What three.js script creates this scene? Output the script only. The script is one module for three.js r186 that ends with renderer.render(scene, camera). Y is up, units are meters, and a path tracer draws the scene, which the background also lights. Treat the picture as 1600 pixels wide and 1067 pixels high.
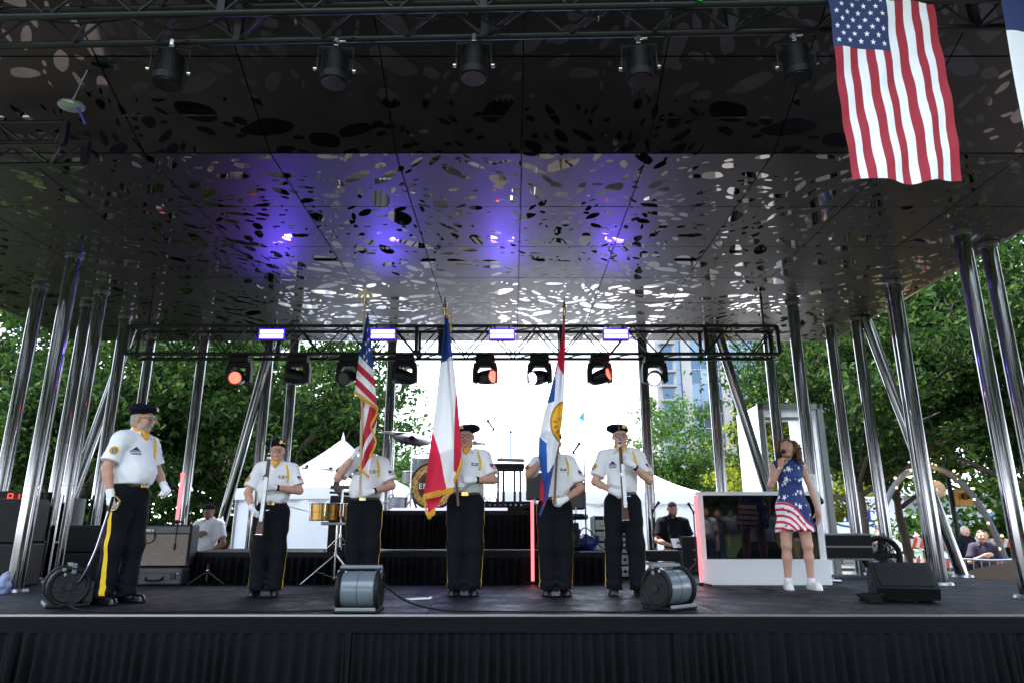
import * as THREE from 'three';
import { mergeGeometries } from 'three/addons/utils/BufferGeometryUtils.js';
import { RoundedBoxGeometry } from 'three/addons/geometries/RoundedBoxGeometry.js';
import { RectAreaLightUniformsLib } from 'three/addons/lights/RectAreaLightUniformsLib.js';

// ---------- camera, sky, sun, exposure ----------
const scene = new THREE.Scene();
const camera = new THREE.PerspectiveCamera(53.13, 1024 / 682, 0.1, 800);
camera.position.set(0, 1.82, 0);
camera.rotation.x = 15.305 * Math.PI / 180;
const renderer = new THREE.WebGLRenderer({ antialias: true });
renderer.setSize(1024, 682);
renderer.toneMapping = THREE.LinearToneMapping;
renderer.toneMappingExposure = 7.4;
renderer.shadowMap.enabled = true;
RectAreaLightUniformsLib.init();
{
  const w = 256, h = 128, d = new Float32Array(w * h * 4);
  for (let j = 0; j < h; j++) {
    const el = Math.max(0, (j + .5) / h * 2 - 1), k = Math.pow(el, .55);
    for (let i = 0; i < w; i++) {
      const o = (j * w + i) * 4;
      d[o] = .93 + (.52 - .93) * k; d[o + 1] = .97 + (.68 - .97) * k; d[o + 2] = 1.03 + (.98 - 1.03) * k; d[o + 3] = 1;
    }
  }
  const t = new THREE.DataTexture(d, w, h, THREE.RGBAFormat, THREE.FloatType);
  t.mapping = THREE.EquirectangularReflectionMapping; t.magFilter = THREE.LinearFilter; t.needsUpdate = true;
  scene.background = t; scene.environment = t;
}
const sun = new THREE.DirectionalLight(new THREE.Color(1, .95, .86), 3);
sun.position.set(-13, 40, -18); sun.target.position.set(0, 0, -10);
sun.castShadow = true; sun.shadow.mapSize.set(2048, 2048);
Object.assign(sun.shadow.camera, { left: -40, right: 40, top: 40, bottom: -40, near: 1, far: 120 });
scene.add(sun, sun.target);

// ---------- helpers ----------
const V = (x, y, z) => new THREE.Vector3(x, y, z);
const R = a => a * Math.PI / 180;
function rng(seed) { let a = seed >>> 0; return () => { a = a + 0x6D2B79F5 | 0; let t = Math.imul(a ^ a >>> 15, 1 | a); t = t + Math.imul(t ^ t >>> 7, 61 | t) ^ t; return ((t ^ t >>> 14) >>> 0) / 4294967296; }; }
const taken = new Map();
function numbered(n) { const k = taken.get(n) || 0; taken.set(n, k + 1); return k ? n + '_' + String(k).padStart(3, '0') : n; }
function tag(o, label, category, group, kind) { Object.assign(o.userData, { label, category }); if (group) o.userData.group = group; if (kind) o.userData.kind = kind; return o; }
function thing(name, label, category, pos = [0, 0, 0], turn = 0, group) {
  const o = new THREE.Group(); o.name = numbered(name); o.position.set(...pos); o.rotation.y = turn; scene.add(o);
  return tag(o, label, category, group);
}
function part(name, geo, mat, parent = scene, pos, rot) {
  const m = new THREE.Mesh(geo, mat); m.name = parent === scene ? numbered(name) : name;
  if (pos) m.position.set(...pos); if (rot) m.rotation.set(...rot);
  parent.add(m); return m;
}
function struct(name, geo, mat, pos, rot) { const m = part(name, geo, mat, scene, pos, rot); m.userData.kind = 'structure'; return m; }
function dup(o, pos, turn, label, group) { const c = o.clone(); c.userData = { ...o.userData }; c.name = numbered(o.name.replace(/_\d{3}$/, '')); c.position.set(...pos); c.rotation.y = turn; if (label) c.userData.label = label; if (group) c.userData.group = group; scene.add(c); return c; }
const gc = new Map();
const memo = (k, f) => { if (!gc.has(k)) gc.set(k, f()); return gc.get(k); };
const box = (w, h, d) => memo(`b${w},${h},${d}`, () => new THREE.BoxGeometry(w, h, d));
const rbox = (w, h, d, r = .01, s = 2) => memo(`r${w},${h},${d},${r}`, () => new RoundedBoxGeometry(w, h, d, s, r));
const cyl = (r1, r2, h, n = 20, open = false) => memo(`c${r1},${r2},${h},${n},${open}`, () => new THREE.CylinderGeometry(r1, r2, h, n, 1, open));
const sph = (r, a = 20, b = 14) => memo(`s${r},${a}`, () => new THREE.SphereGeometry(r, a, b));
const tor = (r, t, a = 8, b = 28) => memo(`t${r},${t}`, () => new THREE.TorusGeometry(r, t, a, b));
const mv = (g, x = 0, y = 0, z = 0, rx = 0, ry = 0, rz = 0) => { const c = g.clone(); c.applyMatrix4(new THREE.Matrix4().compose(V(x, y, z), new THREE.Quaternion().setFromEuler(new THREE.Euler(rx, ry, rz)), V(1, 1, 1))); return c; };
const join = list => mergeGeometries(list.map(g => { const q = g.index ? g.toNonIndexed() : g.clone(); for (const a of Object.keys(q.attributes)) if (!['position', 'normal', 'uv'].includes(a)) q.deleteAttribute(a); if (!q.attributes.uv) q.setAttribute('uv', new THREE.BufferAttribute(new Float32Array(q.attributes.position.count * 2), 2)); return q; }));
const unitCyl = new THREE.CylinderGeometry(1, 1, 1, 10), unitCyl20 = new THREE.CylinderGeometry(1, 1, 1, 28);
function bar(name, a, b, r, mat, parent = scene, g = unitCyl) {          // a round bar from a to b, its own mesh on a shared geometry
  const m = part(name, g, mat, parent), A = V(...a), B = V(...b), d = B.clone().sub(A), L = d.length();
  m.position.copy(A).add(B).multiplyScalar(.5); m.quaternion.setFromUnitVectors(V(0, 1, 0), d.divideScalar(L)); m.scale.set(r, L, r); return m;
}
function barG(a, b, r, n = 8, r2 = r) { const A = V(...a), B = V(...b), d = B.clone().sub(A), L = d.length(); const g = new THREE.CylinderGeometry(r2, r, L, n); g.applyQuaternion(new THREE.Quaternion().setFromUnitVectors(V(0, 1, 0), d.divideScalar(L))); const m = A.add(B).multiplyScalar(.5); g.translate(m.x, m.y, m.z); return g; }
const tubeG = (pts, r, seg = 24, n = 6) => new THREE.TubeGeometry(new THREE.CatmullRomCurve3(pts.map(p => V(...p))), seg, r, n, false);
function mat(c, rough = .7, metal = 0, o = {}) { const K = ['transmission', 'sheen', 'clearcoat', 'thickness', 'sheenRoughness', 'anisotropy', 'clearcoatRoughness', 'specularIntensity'].some(k => k in o) ? THREE.MeshPhysicalMaterial : THREE.MeshStandardMaterial; return new K({ color: Array.isArray(c) ? new THREE.Color().setRGB(...c) : new THREE.Color(c), roughness: rough, metalness: metal, ...o }); }
function canvas(w, h, draw, srgb = true) { const c = document.createElement('canvas'); c.width = w; c.height = h; draw(c.getContext('2d'), w, h); const t = new THREE.CanvasTexture(c); if (srgb) t.colorSpace = THREE.SRGBColorSpace; t.magFilter = THREE.LinearFilter; t.anisotropy = 8; return t; }
// value noise
const hsh = (x, y, z) => { let n = Math.imul(x, 374761393) + Math.imul(y, 668265263) + Math.imul(z, 2147483647 ^ 0x5bd1e995) | 0; n = Math.imul(n ^ n >>> 13, 1274126177); return ((n ^ n >>> 16) >>> 0) / 4294967296; };
function vnoise(x, y, z = 0, px = 0) {
  const X = Math.floor(x), Y = Math.floor(y), Z = Math.floor(z), s = t => t * t * (3 - 2 * t), fx = s(x - X), fy = s(y - Y), fz = s(z - Z), w = a => px ? ((a % px) + px) % px : a, l = (a, b, t) => a + (b - a) * t;
  const c = (i, j, k) => hsh(w(X + i), w(Y + j), Z + k);
  return l(l(l(c(0, 0, 0), c(1, 0, 0), fx), l(c(0, 1, 0), c(1, 1, 0), fx), fy), l(l(c(0, 0, 1), c(1, 0, 1), fx), l(c(0, 1, 1), c(1, 1, 1), fx), fy), fz);
}
function noiseTex(size, f, srgb = true, rep) {                              // f(u, v) -> [r,g,b] 0..1
  const d = new Uint8Array(size * size * 4);
  for (let j = 0; j < size; j++) for (let i = 0; i < size; i++) { const c = f(i / size, j / size), o = (j * size + i) * 4; d[o] = c[0] * 255; d[o + 1] = c[1] * 255; d[o + 2] = c[2] * 255; d[o + 3] = 255; }
  const t = new THREE.DataTexture(d, size, size); if (srgb) t.colorSpace = THREE.SRGBColorSpace; t.magFilter = THREE.LinearFilter; t.minFilter = THREE.LinearMipmapLinearFilter; t.generateMipmaps = true; t.wrapS = t.wrapT = THREE.RepeatWrapping; if (rep) t.repeat.set(...rep); t.needsUpdate = true; return t;
}
const worldUV = (g, fu, fv) => { const p = g.attributes.position, uv = new Float32Array(p.count * 2); for (let i = 0; i < p.count; i++) { uv[2 * i] = fu(p.getX(i), p.getY(i), p.getZ(i)); uv[2 * i + 1] = fv(p.getX(i), p.getY(i), p.getZ(i)); } g.setAttribute('uv', new THREE.BufferAttribute(uv, 2)); return g; };

const ST = 1.15;                                                             // stage floor height
const M = {
  black: mat([.005, .0051, .006], .55, 0, { specularIntensity: .45 }), blackGloss: mat([.008, .008, .009], .2), blackMetal: mat([.011, .0115, .013], .4, .4),
  steel: mat([.22, .22, .23], .1, 1), chrome: mat([.5, .5, .52], .1, 1), alu: mat([.3, .305, .32], .32, 1), brass: mat([.66, .44, .16], .24, 1), gold: mat([.75, .48, .08], .35, .7),
  white: mat([.78, .79, .8], .5), greyPlastic: mat([.11, .135, .15], .22), darkGrey: mat([.014, .015, .017], .5, 0, { specularIntensity: .6 }), rubber: mat([.006, .006, .006], .8, 0, { specularIntensity: .4 }),
  cymbal: mat([.5, .4, .26], .28, 1), wood: mat([.09, .035, .018], .4),
};
const fringeMat = mat([.72, .36, .02], .6), goldCloth = mat([.75, .36, .03], .75);

// ---------- signed-distance mesher: smooth-joined tapered capsules and ellipsoids, meshed by surface nets ----------
const rc = (a, b, r1, r2 = r1, k = .03, o = {}) => ({ a, b, r1, r2, k, ...o });
const el = (c, r, k = .02, o = {}) => ({ c, r: Array.isArray(r) ? r : [r, r, r], k, ...o });
function primD(q, x, y, z) {
  if (q.flat) z = (z - q.fz) / q.flat + q.fz;
  let d;
  if (q.c) { const u = (x - q.c[0]) / q.r[0], v = (y - q.c[1]) / q.r[1], w = (z - q.c[2]) / q.r[2], k0 = Math.sqrt(u * u + v * v + w * w), a = u / q.r[0], b = v / q.r[1], c = w / q.r[2], k1 = Math.sqrt(a * a + b * b + c * c); d = k1 < 1e-6 ? -Math.min(...q.r) : k0 * (k0 - 1) / k1; }
  else {
    const A = q.a, B = q.b, bx = B[0] - A[0], by = B[1] - A[1], bz = B[2] - A[2], l2 = bx * bx + by * by + bz * bz, rr = q.r1 - q.r2, a2 = l2 - rr * rr, il = 1 / l2;
    const px = x - A[0], py = y - A[1], pz = z - A[2], Y = px * bx + py * by + pz * bz, Z = Y - l2, ex = px * l2 - bx * Y, ey = py * l2 - by * Y, ez = pz * l2 - bz * Y, x2 = ex * ex + ey * ey + ez * ez, y2 = Y * Y * l2, z2 = Z * Z * l2, k = Math.sign(rr) * rr * rr * x2;
    if (Math.sign(Z) * a2 * z2 > k) d = Math.sqrt(x2 + z2) * il - q.r2; else if (Math.sign(Y) * a2 * y2 < k) d = Math.sqrt(x2 + y2) * il - q.r1; else d = (Math.sqrt(x2 * a2 * il) + Y * rr) * il - q.r1;
    if (q.cut) { const L = Math.sqrt(l2); d = Math.max(d, Z / L); }
    if (q.cutA) { const L = Math.sqrt(l2); d = Math.max(d, -Y / L); }
  }
  if (q.flat) d *= Math.min(1, q.flat);
  return d;
}
const smin = (a, b, k) => { const h = Math.max(k - Math.abs(a - b), 0) / k; return Math.min(a, b) - h * h * k * .25; };
function sdAt(f, x, y, z) { let d = 9; for (const q of f.prims) { const e = primD(q, x, y, z); d = q.sub ? -smin(-d, e, q.k) : smin(d, e, q.k); } for (const c of f.clip || []) d = Math.max(d, c[0] * x + c[1] * y + c[2] * z - c[3]); return f.noise ? d + f.noise(x, y, z) : d; }
function sdfGeo(f, h, color) {
  const lo = [9, 9, 9], hi = [-9, -9, -9], bb = f.prims.map(q => {
    const l = [], u = [];
    for (let i = 0; i < 3; i++) { if (q.c) { l[i] = q.c[i] - q.r[i]; u[i] = q.c[i] + q.r[i]; } else { const m = Math.max(q.r1, q.r2); l[i] = Math.min(q.a[i], q.b[i]) - m; u[i] = Math.max(q.a[i], q.b[i]) + m; } }
    if (q.flat && q.flat > 1) { l[2] = q.fz + (l[2] - q.fz) * q.flat; u[2] = q.fz + (u[2] - q.fz) * q.flat; }
    if (!q.sub) for (let i = 0; i < 3; i++) { lo[i] = Math.min(lo[i], l[i]); hi[i] = Math.max(hi[i], u[i]); }
    return [l, u, q.k + 2.5 * h];
  });
  const pad = 4 * h + .01, O = lo.map(v => v - pad), n = hi.map((v, i) => Math.ceil((v + pad - O[i]) / h) + 1), [nx, ny, nz] = n, F = new Float32Array(nx * ny * nz).fill(.5);
  f.prims.forEach((q, qi) => {
    const [l, u, m] = bb[qi], s = l.map((v, i) => Math.max(0, Math.floor((v - m - O[i]) / h))), e = u.map((v, i) => Math.min(n[i] - 1, Math.ceil((v + m - O[i]) / h)));
    for (let k = s[2]; k <= e[2]; k++) for (let j = s[1]; j <= e[1]; j++) { let o = (k * ny + j) * nx + s[0]; for (let i = s[0]; i <= e[0]; i++, o++) { const d = primD(q, O[0] + i * h, O[1] + j * h, O[2] + k * h); F[o] = q.sub ? -smin(-F[o], d, q.k) : smin(F[o], d, q.k); } }
  });
  if (f.clip || f.noise) for (let k = 0, o = 0; k < nz; k++) for (let j = 0; j < ny; j++) for (let i = 0; i < nx; i++, o++) { if (Math.abs(F[o]) > .12 && !f.clip) continue; const x = O[0] + i * h, y = O[1] + j * h, z = O[2] + k * h; for (const c of f.clip || []) F[o] = Math.max(F[o], c[0] * x + c[1] * y + c[2] * z - c[3]); if (f.noise && Math.abs(F[o]) < .05) F[o] += f.noise(x, y, z); }
  const idx = new Int32Array(nx * ny * nz).fill(-1), P = [], I = [], E = [[0, 1], [0, 2], [0, 4], [1, 3], [1, 5], [2, 3], [2, 6], [3, 7], [4, 5], [4, 6], [5, 7], [6, 7]], off = [0, 1, nx, nx + 1, nx * ny, nx * ny + 1, nx * ny + nx, nx * ny + nx + 1], v = new Float32Array(8);
  for (let k = 0; k < nz - 1; k++) for (let j = 0; j < ny - 1; j++) for (let i = 0; i < nx - 1; i++) {
    const o = (k * ny + j) * nx + i; let neg = 0; for (let c = 0; c < 8; c++) { v[c] = F[o + off[c]]; if (v[c] < 0) neg++; }
    if (!neg || neg === 8) continue;
    let sx = 0, sy = 0, sz = 0, cnt = 0;
    for (const [a, b] of E) if ((v[a] < 0) !== (v[b] < 0)) { const t = v[a] / (v[a] - v[b]); sx += (a & 1) + t * ((b & 1) - (a & 1)); sy += (a >> 1 & 1) + t * ((b >> 1 & 1) - (a >> 1 & 1)); sz += (a >> 2) + t * ((b >> 2) - (a >> 2)); cnt++; }
    idx[o] = P.length / 3; P.push(O[0] + (i + sx / cnt) * h, O[1] + (j + sy / cnt) * h, O[2] + (k + sz / cnt) * h);
  }
  const quad = (a, b, c, d, flip) => { if (a < 0 || b < 0 || c < 0 || d < 0) return; flip ? I.push(a, c, b, b, c, d) : I.push(a, b, c, c, b, d); };
  for (let k = 1; k < nz - 1; k++) for (let j = 1; j < ny - 1; j++) for (let i = 1; i < nx - 1; i++) {
    const o = (k * ny + j) * nx + i, s = F[o] < 0;
    if (s !== (F[o + 1] < 0)) quad(idx[o - nx - nx * ny], idx[o - nx * ny], idx[o - nx], idx[o], !s);
    if (s !== (F[o + nx] < 0)) quad(idx[o - 1 - nx * ny], idx[o - nx * ny], idx[o - 1], idx[o], s);
    if (s !== (F[o + nx * ny] < 0)) quad(idx[o - 1 - nx], idx[o - nx], idx[o - 1], idx[o], !s);
  }
  const g = new THREE.BufferGeometry(); g.setAttribute('position', new THREE.Float32BufferAttribute(P, 3)); g.setIndex(I); g.computeVertexNormals();
  if (color) { const C = new Float32Array(P.length); for (let i = 0; i < P.length; i += 3) { const c = color(P[i], P[i + 1], P[i + 2]); C[i] = c[0]; C[i + 1] = c[1]; C[i + 2] = c[2]; } g.setAttribute('color', new THREE.BufferAttribute(C, 3)); }
  return g;
}
// march along a direction on to a field's surface
function hit(f, p, d) { let [x, y, z] = p; for (let i = 0; i < 60; i++) { const s = sdAt(f, x, y, z); if (s < .0008) break; x += d[0] * s * .9; y += d[1] * s * .9; z += d[2] * s * .9; if (s > 1.5) break; } return [x, y, z]; }
// a thin patch lying on the surface of a field, seen along -dir; cx, cy are in the plane across dir
function patchOn(f, origin, U, W, dir, w, h, lift = .003, nu = 6, nv = 6, shape) {
  const pos = [], uv = [], I = [];
  for (let j = 0; j <= nv; j++) for (let i = 0; i <= nu; i++) { const u = i / nu - .5, v = j / nv - .5; const wv = shape ? shape(v + .5) : 1; const p = [0, 1, 2].map(k => origin[k] + U[k] * u * w * wv + W[k] * v * h - dir[k] * .0); const q = hit(f, p, dir); pos.push(...q.map((c, k) => c - dir[k] * lift)); uv.push(u + .5, v + .5); }
  for (let j = 0; j < nv; j++) for (let i = 0; i < nu; i++) { const a = j * (nu + 1) + i; I.push(a, a + 1, a + nu + 1, a + 1, a + nu + 2, a + nu + 1); }
  const g = new THREE.BufferGeometry(); g.setAttribute('position', new THREE.Float32BufferAttribute(pos, 3)); g.setAttribute('uv', new THREE.Float32BufferAttribute(uv, 2)); g.setIndex(I); g.computeVertexNormals(); return g;
}

// ---------- ground ----------
{
  const t = noiseTex(512, (u, v) => { const n = .5 * vnoise(u * 16, v * 16, 1, 16) + .3 * vnoise(u * 64, v * 64, 2, 64) + .2 * vnoise(u * 256, v * 256, 3, 256), c = .25 + .10 * n; return [c, c * .985, c * .95]; }, true);
  const g = new THREE.PlaneGeometry(700, 700); g.rotateX(-Math.PI / 2); worldUV(g, x => x / 5, (x, y, z) => z / 5);
  struct('ground', g, mat([1, 1, 1], .9, 0, { map: t }), [0, 0, -100]);
  struct('pavement', box(14, .2, 9.5), mat([.045, .044, .042], .9), [13.8, .1, -13.6]);
  const lawn = new THREE.CircleGeometry(1, 40); lawn.rotateX(-Math.PI / 2); lawn.scale(14, 1, 10); worldUV(lawn, x => x / 3, (x, y, z) => z / 3);
  const lt = noiseTex(256, (u, v) => { const n = .5 * vnoise(u * 24, v * 24, 5, 24) + .5 * vnoise(u * 128, v * 128, 6, 128); return [.13 + .12 * n, .19 + .15 * n, .06 + .06 * n]; });
  const lm = mat([1, 1, 1], .95, 0, { map: lt });
  struct('lawn', lawn, lm, [-17.5, .006, -23]); struct('lawn', lawn, lm, [24, .006, -20]); const fl = new THREE.CircleGeometry(1, 48); fl.rotateX(-Math.PI / 2); fl.scale(24, 1, 13); worldUV(fl, x => x / 3, (x, y, z) => z / 3); struct('lawn', fl, lm, [0, .006, 11]);
}

// ---------- stage ----------
{
  const scuff = canvas(1024, 1024, (c, w, h) => {
    c.fillStyle = '#191a1f'; c.fillRect(0, 0, w, h); const r = rng(5);
    for (let i = 0; i < 9000; i++) { const g = 14 + r() * 40; c.fillStyle = `rgba(${g},${g},${g + 4},.25)`; c.fillRect(r() * w, r() * h, 1 + r() * 5, 1 + r() * 3); }
    for (let i = 0; i < 60; i++) { const x = r() * w, y = r() * h, R0 = 20 + r() * 90, g = 20 + r() * 32; for (let k = 0; k < 60; k++) { c.fillStyle = `rgba(${g},${g},${g + 5},.10)`; c.beginPath(); c.ellipse(x + (r() - .5) * R0 * 2, y + (r() - .5) * R0, 2 + r() * 12, 2 + r() * 8, r() * 3, 0, 7); c.fill(); } }
    for (let i = 0; i < 420; i++) { const x = r() * w, y = r() * h, a = r() * 6.3, L = 15 + r() * 110, g = 120 + r() * 110; c.strokeStyle = `rgba(${g},${g},${g + 8},${.08 + r() * .42})`; c.lineWidth = .6 + r() * 1.6; c.beginPath(); c.moveTo(x, y); c.quadraticCurveTo(x + Math.cos(a) * L * .5 + (r() - .5) * 20, y + Math.sin(a) * L * .5 + (r() - .5) * 20, x + Math.cos(a) * L, y + Math.sin(a) * L); c.stroke(); }
  });
  scuff.wrapS = scuff.wrapT = THREE.RepeatWrapping;
  const rough = noiseTex(256, (u, v) => { const n = .35 + .3 * vnoise(u * 12, v * 12, 3, 12) + .2 * vnoise(u * 60, v * 60, 4, 60); return [n, n, n]; }, false);
  const dm = [[.37, .37, .41], [.32, .32, .36], [.42, .42, .47]].map(q => mat(q, 1, 0, { map: scuff, roughnessMap: rough, specularIntensity: .35 }));
  const s = thing('stage', 'wide black stage with scuffed deck panels and a pleated black skirt', 'stage', [0, 0, 0]);
  const W = 1.22, D = 1.25, r = rng(11);
  for (let i = 0; i < 13; i++) for (let j = 0; j < 4; j++) {
    const x = -9.26 + W * (i + .5), z = -5.92 - D * (j + .5), g = new THREE.BoxGeometry(W - .006, .08, D - .006), ox = r(), oz = r();
    worldUV(g, X => (X / 2.6) + ox, (X, Y, Z) => (Z / 2.6) + oz);
    part('deck_panel', g, dm[Math.floor(r() * 3)], s, [x, ST - .04 - r() * .002, z]);
  }
  part('frame', box(15.8, .12, 4.96), M.black, s, [-1.33, ST - .145, -8.42]);
  part('front_trim', box(15.86, .016, .012), mat([.3, .3, .33], .35, .8), s, [-1.33, ST - .009, -5.91]);
  // pleated skirt, panel by panel
  const cloth = mat([.0042, .0044, .0056], .85, 0, { specularIntensity: .22 });
  const pleat = (x0, x1, z, y0, y1, seed, parent, dir = 0, pitch = .095) => {
    const n = Math.round((x1 - x0) / .012), nv = 8, pos = [], I = [], rr = rng(seed); let ph = 0; const prof = [];
    for (let i = 0; i <= n; i++) { ph += .012 / pitch * 2 * Math.PI * (.6 + .8 * vnoise(i * .03, seed)); prof.push([Math.sin(ph), vnoise(i * .07, seed + 3)]); }
    for (let j = 0; j <= nv; j++) for (let i = 0; i <= n; i++) { const t = j / nv, amp = (.006 + .03 * Math.min(1, t * 3)) * (.5 + prof[i][1]); pos.push(x0 + (x1 - x0) * i / n + .012 * t * Math.sin(i * .11 + seed), y1 + (y0 - y1) * t, z + amp * prof[i][0] + .02 * t * vnoise(i * .02, t * 3, seed)); }
    for (let j = 0; j < nv; j++) for (let i = 0; i < n; i++) { const a = j * (n + 1) + i; I.push(a, a + n + 1, a + 1, a + 1, a + n + 1, a + n + 2); }
    const g = new THREE.BufferGeometry(); g.setAttribute('position', new THREE.Float32BufferAttribute(pos, 3)); g.setIndex(I); g.computeVertexNormals(); return part('skirt_panel', g, cloth, parent);
  };
  for (let i = 0; i < 6; i++) pleat(-9.27 + i * 2.64, -9.25 + (i + 1) * 2.64 + .05, -5.86 - .012 * (i % 2), .01, ST - .1, 31 + i * 7, s);
  part('skirt_header', box(15.84, .11, .03), cloth, s, [-1.33, ST - .075, -5.868]);
  for (let i = 0; i < 8; i++) for (const z of [-6.4, -8.4, -10.6]) part('support_leg', box(.08, ST - .2, .08), M.blackMetal, s, [-8.9 + i * 2.15, (ST - .2) / 2, z]);
  // risers
  const low = thing('low_riser', 'long low black platform with a pleated skirt across the back of the stage', 'platform', [0, 0, 0]);
  part('top', box(5.4, .06, 1.6), dm[1], low, [-1.46, 1.5, -9.9]); part('body', box(5.34, .3, 1.54), M.black, low, [-1.46, ST + .162, -9.9]);
  pleat(-4.14, 1.22, -9.08, ST + .005, 1.47, 91, low);
  const up = thing('drum_riser', 'tall black skirted riser carrying the drum kit and keyboards', 'platform', [0, 0, 0]);
  part('top', box(2.3, .06, 1.1), dm[0], up, [-.62, 2.03, -10.15]); part('body', box(2.24, .46, 1.04), M.black, up, [-.62, 1.768, -10.15]);
  part('edge_trim', box(2.3, .012, .012), M.alu, up, [-.62, 1.545, -9.585]);
  pleat(-1.77, .52, -9.58, 1.56, 2.0, 57, up, 0, .07);
  const bd = thing('backstage_deck', 'plain low deck behind the stage where crew stand', 'platform', [0, 0, 0]);
  part('top', box(11, .06, 1.9), M.darkGrey, bd, [-1.6, .47, -12.05]); part('side', box(10.9, .43, 1.8), M.black, bd, [-1.6, .22, -12.05]);
}

// ---------- canopy: polished and etched metal panels ----------
{
  const S = 2048, TILE = 4.6, r0 = rng(2024);                       // etched finish: rough metal with mirror-polished spots
  const spots = [];
  const spot = (x, y, a, b, ang) => { for (const q of spots) { const dx = ((x - q[0] + 1.5) % 1 - .5), dy = ((y - q[1] + 1.5) % 1 - .5); if (Math.hypot(dx, dy) < (Math.max(a, b) * .75 + Math.max(q[2], q[3]) * .75)) return; } spots.push([x, y, a, b, ang, r0() * 99]); };
  for (let k = 0; k < 46; k++) { const cx = r0(), cy = r0(), ca = r0() * 3.14, big = r0(); const n = 14 + r0() * 40; for (let i = 0; i < n; i++) { const t = (r0() - .5) * .34, w = (r0() - .5) * .16 * (1 - Math.abs(t) * 2), sz = (.0045 + .020 * Math.pow(r0(), 2.2)) * (.7 + big * .95); spot((cx + t * Math.cos(ca) - w * Math.sin(ca) + 2) % 1, (cy + t * Math.sin(ca) + w * Math.cos(ca) + 2) % 1, sz * (1.1 + r0() * 1.1), sz * (.5 + .4 * r0()), ca + (r0() - .5) * .9); } }
  for (let i = 0; i < 260; i++) { const sz = .004 + .008 * Math.pow(r0(), 2); spot(r0(), r0(), sz * 1.5, sz * .8, r0() * 3.14); }
  const mask = canvas(S, S, (c, w, h) => { c.fillStyle = '#000'; c.fillRect(0, 0, w, h); c.fillStyle = '#fff'; for (const [x, y, a, b, ang, sd] of spots) for (const ox of [-1, 0, 1]) for (const oy of [-1, 0, 1]) { if (x + ox < -.1 || x + ox > 1.1 || y + oy < -.1 || y + oy > 1.1) continue; c.save(); c.translate((x + ox) * w, (y + oy) * h); c.rotate(ang); c.beginPath(); for (let i = 0; i < 22; i++) { const t = i / 22 * 6.283, rr = .8 + .45 * vnoise(Math.cos(t) * 1.1 + sd, Math.sin(t) * 1.1 + sd); c.lineTo(Math.cos(t) * a * w * rr, Math.sin(t) * b * h * rr); } c.fill(); c.restore(); } }, false);
  const px = mask.image.getContext('2d').getImageData(0, 0, S, S).data, d = new Uint8Array(S * S * 4), e = new Uint8Array(S * S * 4);
  for (let j = 0; j < S; j++) for (let i = 0; i < S; i++) {
    const u = i / S, v = j / S, o = (j * S + i) * 4, k = px[o] / 255, grain = .5 * vnoise(u * 1100, v * 16, 4, 1100) + .5 * vnoise(u * 24, v * 24, 6, 24);
    const rgh = (.42 + .12 * grain) * (1 - k) + .03 * k, c = (.235 + .05 * grain) * (1 - k) + .40 * k;
    d[o] = d[o + 1] = d[o + 2] = rgh * 255; e[o] = c * 255; e[o + 1] = c * 238; e[o + 2] = c * 235; d[o + 3] = e[o + 3] = 255;
  }
  const mk = (a, srgb) => { const t = new THREE.DataTexture(a, S, S); if (srgb) t.colorSpace = THREE.SRGBColorSpace; t.wrapS = t.wrapT = THREE.RepeatWrapping; t.magFilter = THREE.LinearFilter; t.minFilter = THREE.LinearMipmapLinearFilter; t.generateMipmaps = true; t.needsUpdate = true; return t; };
  const pm = mat([1, 1, 1], 1, 1, { map: mk(e, true), roughnessMap: mk(d, false) });
  const c = thing('canopy', 'dark polished metal stage canopy etched all over with mirror spots', 'canopy', [0, 0, 0]);
  const X0 = -7.96, PW = 1.15, r = rng(77), tilt = Math.atan(.4327), th = .02;
  const panel = (i, len, place) => { const g = new THREE.BoxGeometry(PW - .012, th, len - .012); worldUV(g, x => (x + X0 + PW * (i + .5)) / TILE, (x, y, z) => (z + place.v) / TILE); const p = part('ceiling_panel', g, pm, c, place.pos, [place.rx + (r() - .5) * .006, 0, (r() - .5) * .006]); return p; };
  for (let i = 0; i < 12; i++) {
    for (let k = 0; k < 6; k++) panel(i, 1.07, { pos: [X0 + PW * (i + .5), 5.12 + th / 2, -5.56 - 1.07 * (k + .5)], rx: 0, v: -1.07 * (k + .5) });
    for (let k = 0; k < 4; k++) { const s = .93 * (k + .5); panel(i, .93, { pos: [X0 + PW * (i + .5), 5.12 + s * Math.sin(tilt) + th / 2, -5.56 + s * Math.cos(tilt)], rx: -tilt, v: s + .37 }); }
  }
  const roofM = mat([.05, .05, .055], .6, .3);
  const LX = X0 + 6 * PW;
  part('roof_slab', box(12 * PW, .3, 6.42), roofM, c, [LX, 5.31, -5.56 - 3.21]);
  { const L = 3.72, s = L / 2; part('visor_slab', box(12 * PW, .3, L), roofM, c, [LX, 5.12 + s * Math.sin(tilt) + .185, -5.56 + s * Math.cos(tilt) - .06], [-tilt, 0, 0]); }
  part('side_fascia', box(.05, .36, 6.5), M.alu, c, [X0 + 12 * PW + .03, 5.30, -8.8]);
  part('side_fascia', box(.05, .36, 6.5), M.alu, c, [X0 - .03, 5.30, -8.8]);
  part('rear_fascia', box(12 * PW + .1, .36, .05), M.alu, c, [LX, 5.30, -12.03]);
}

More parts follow.
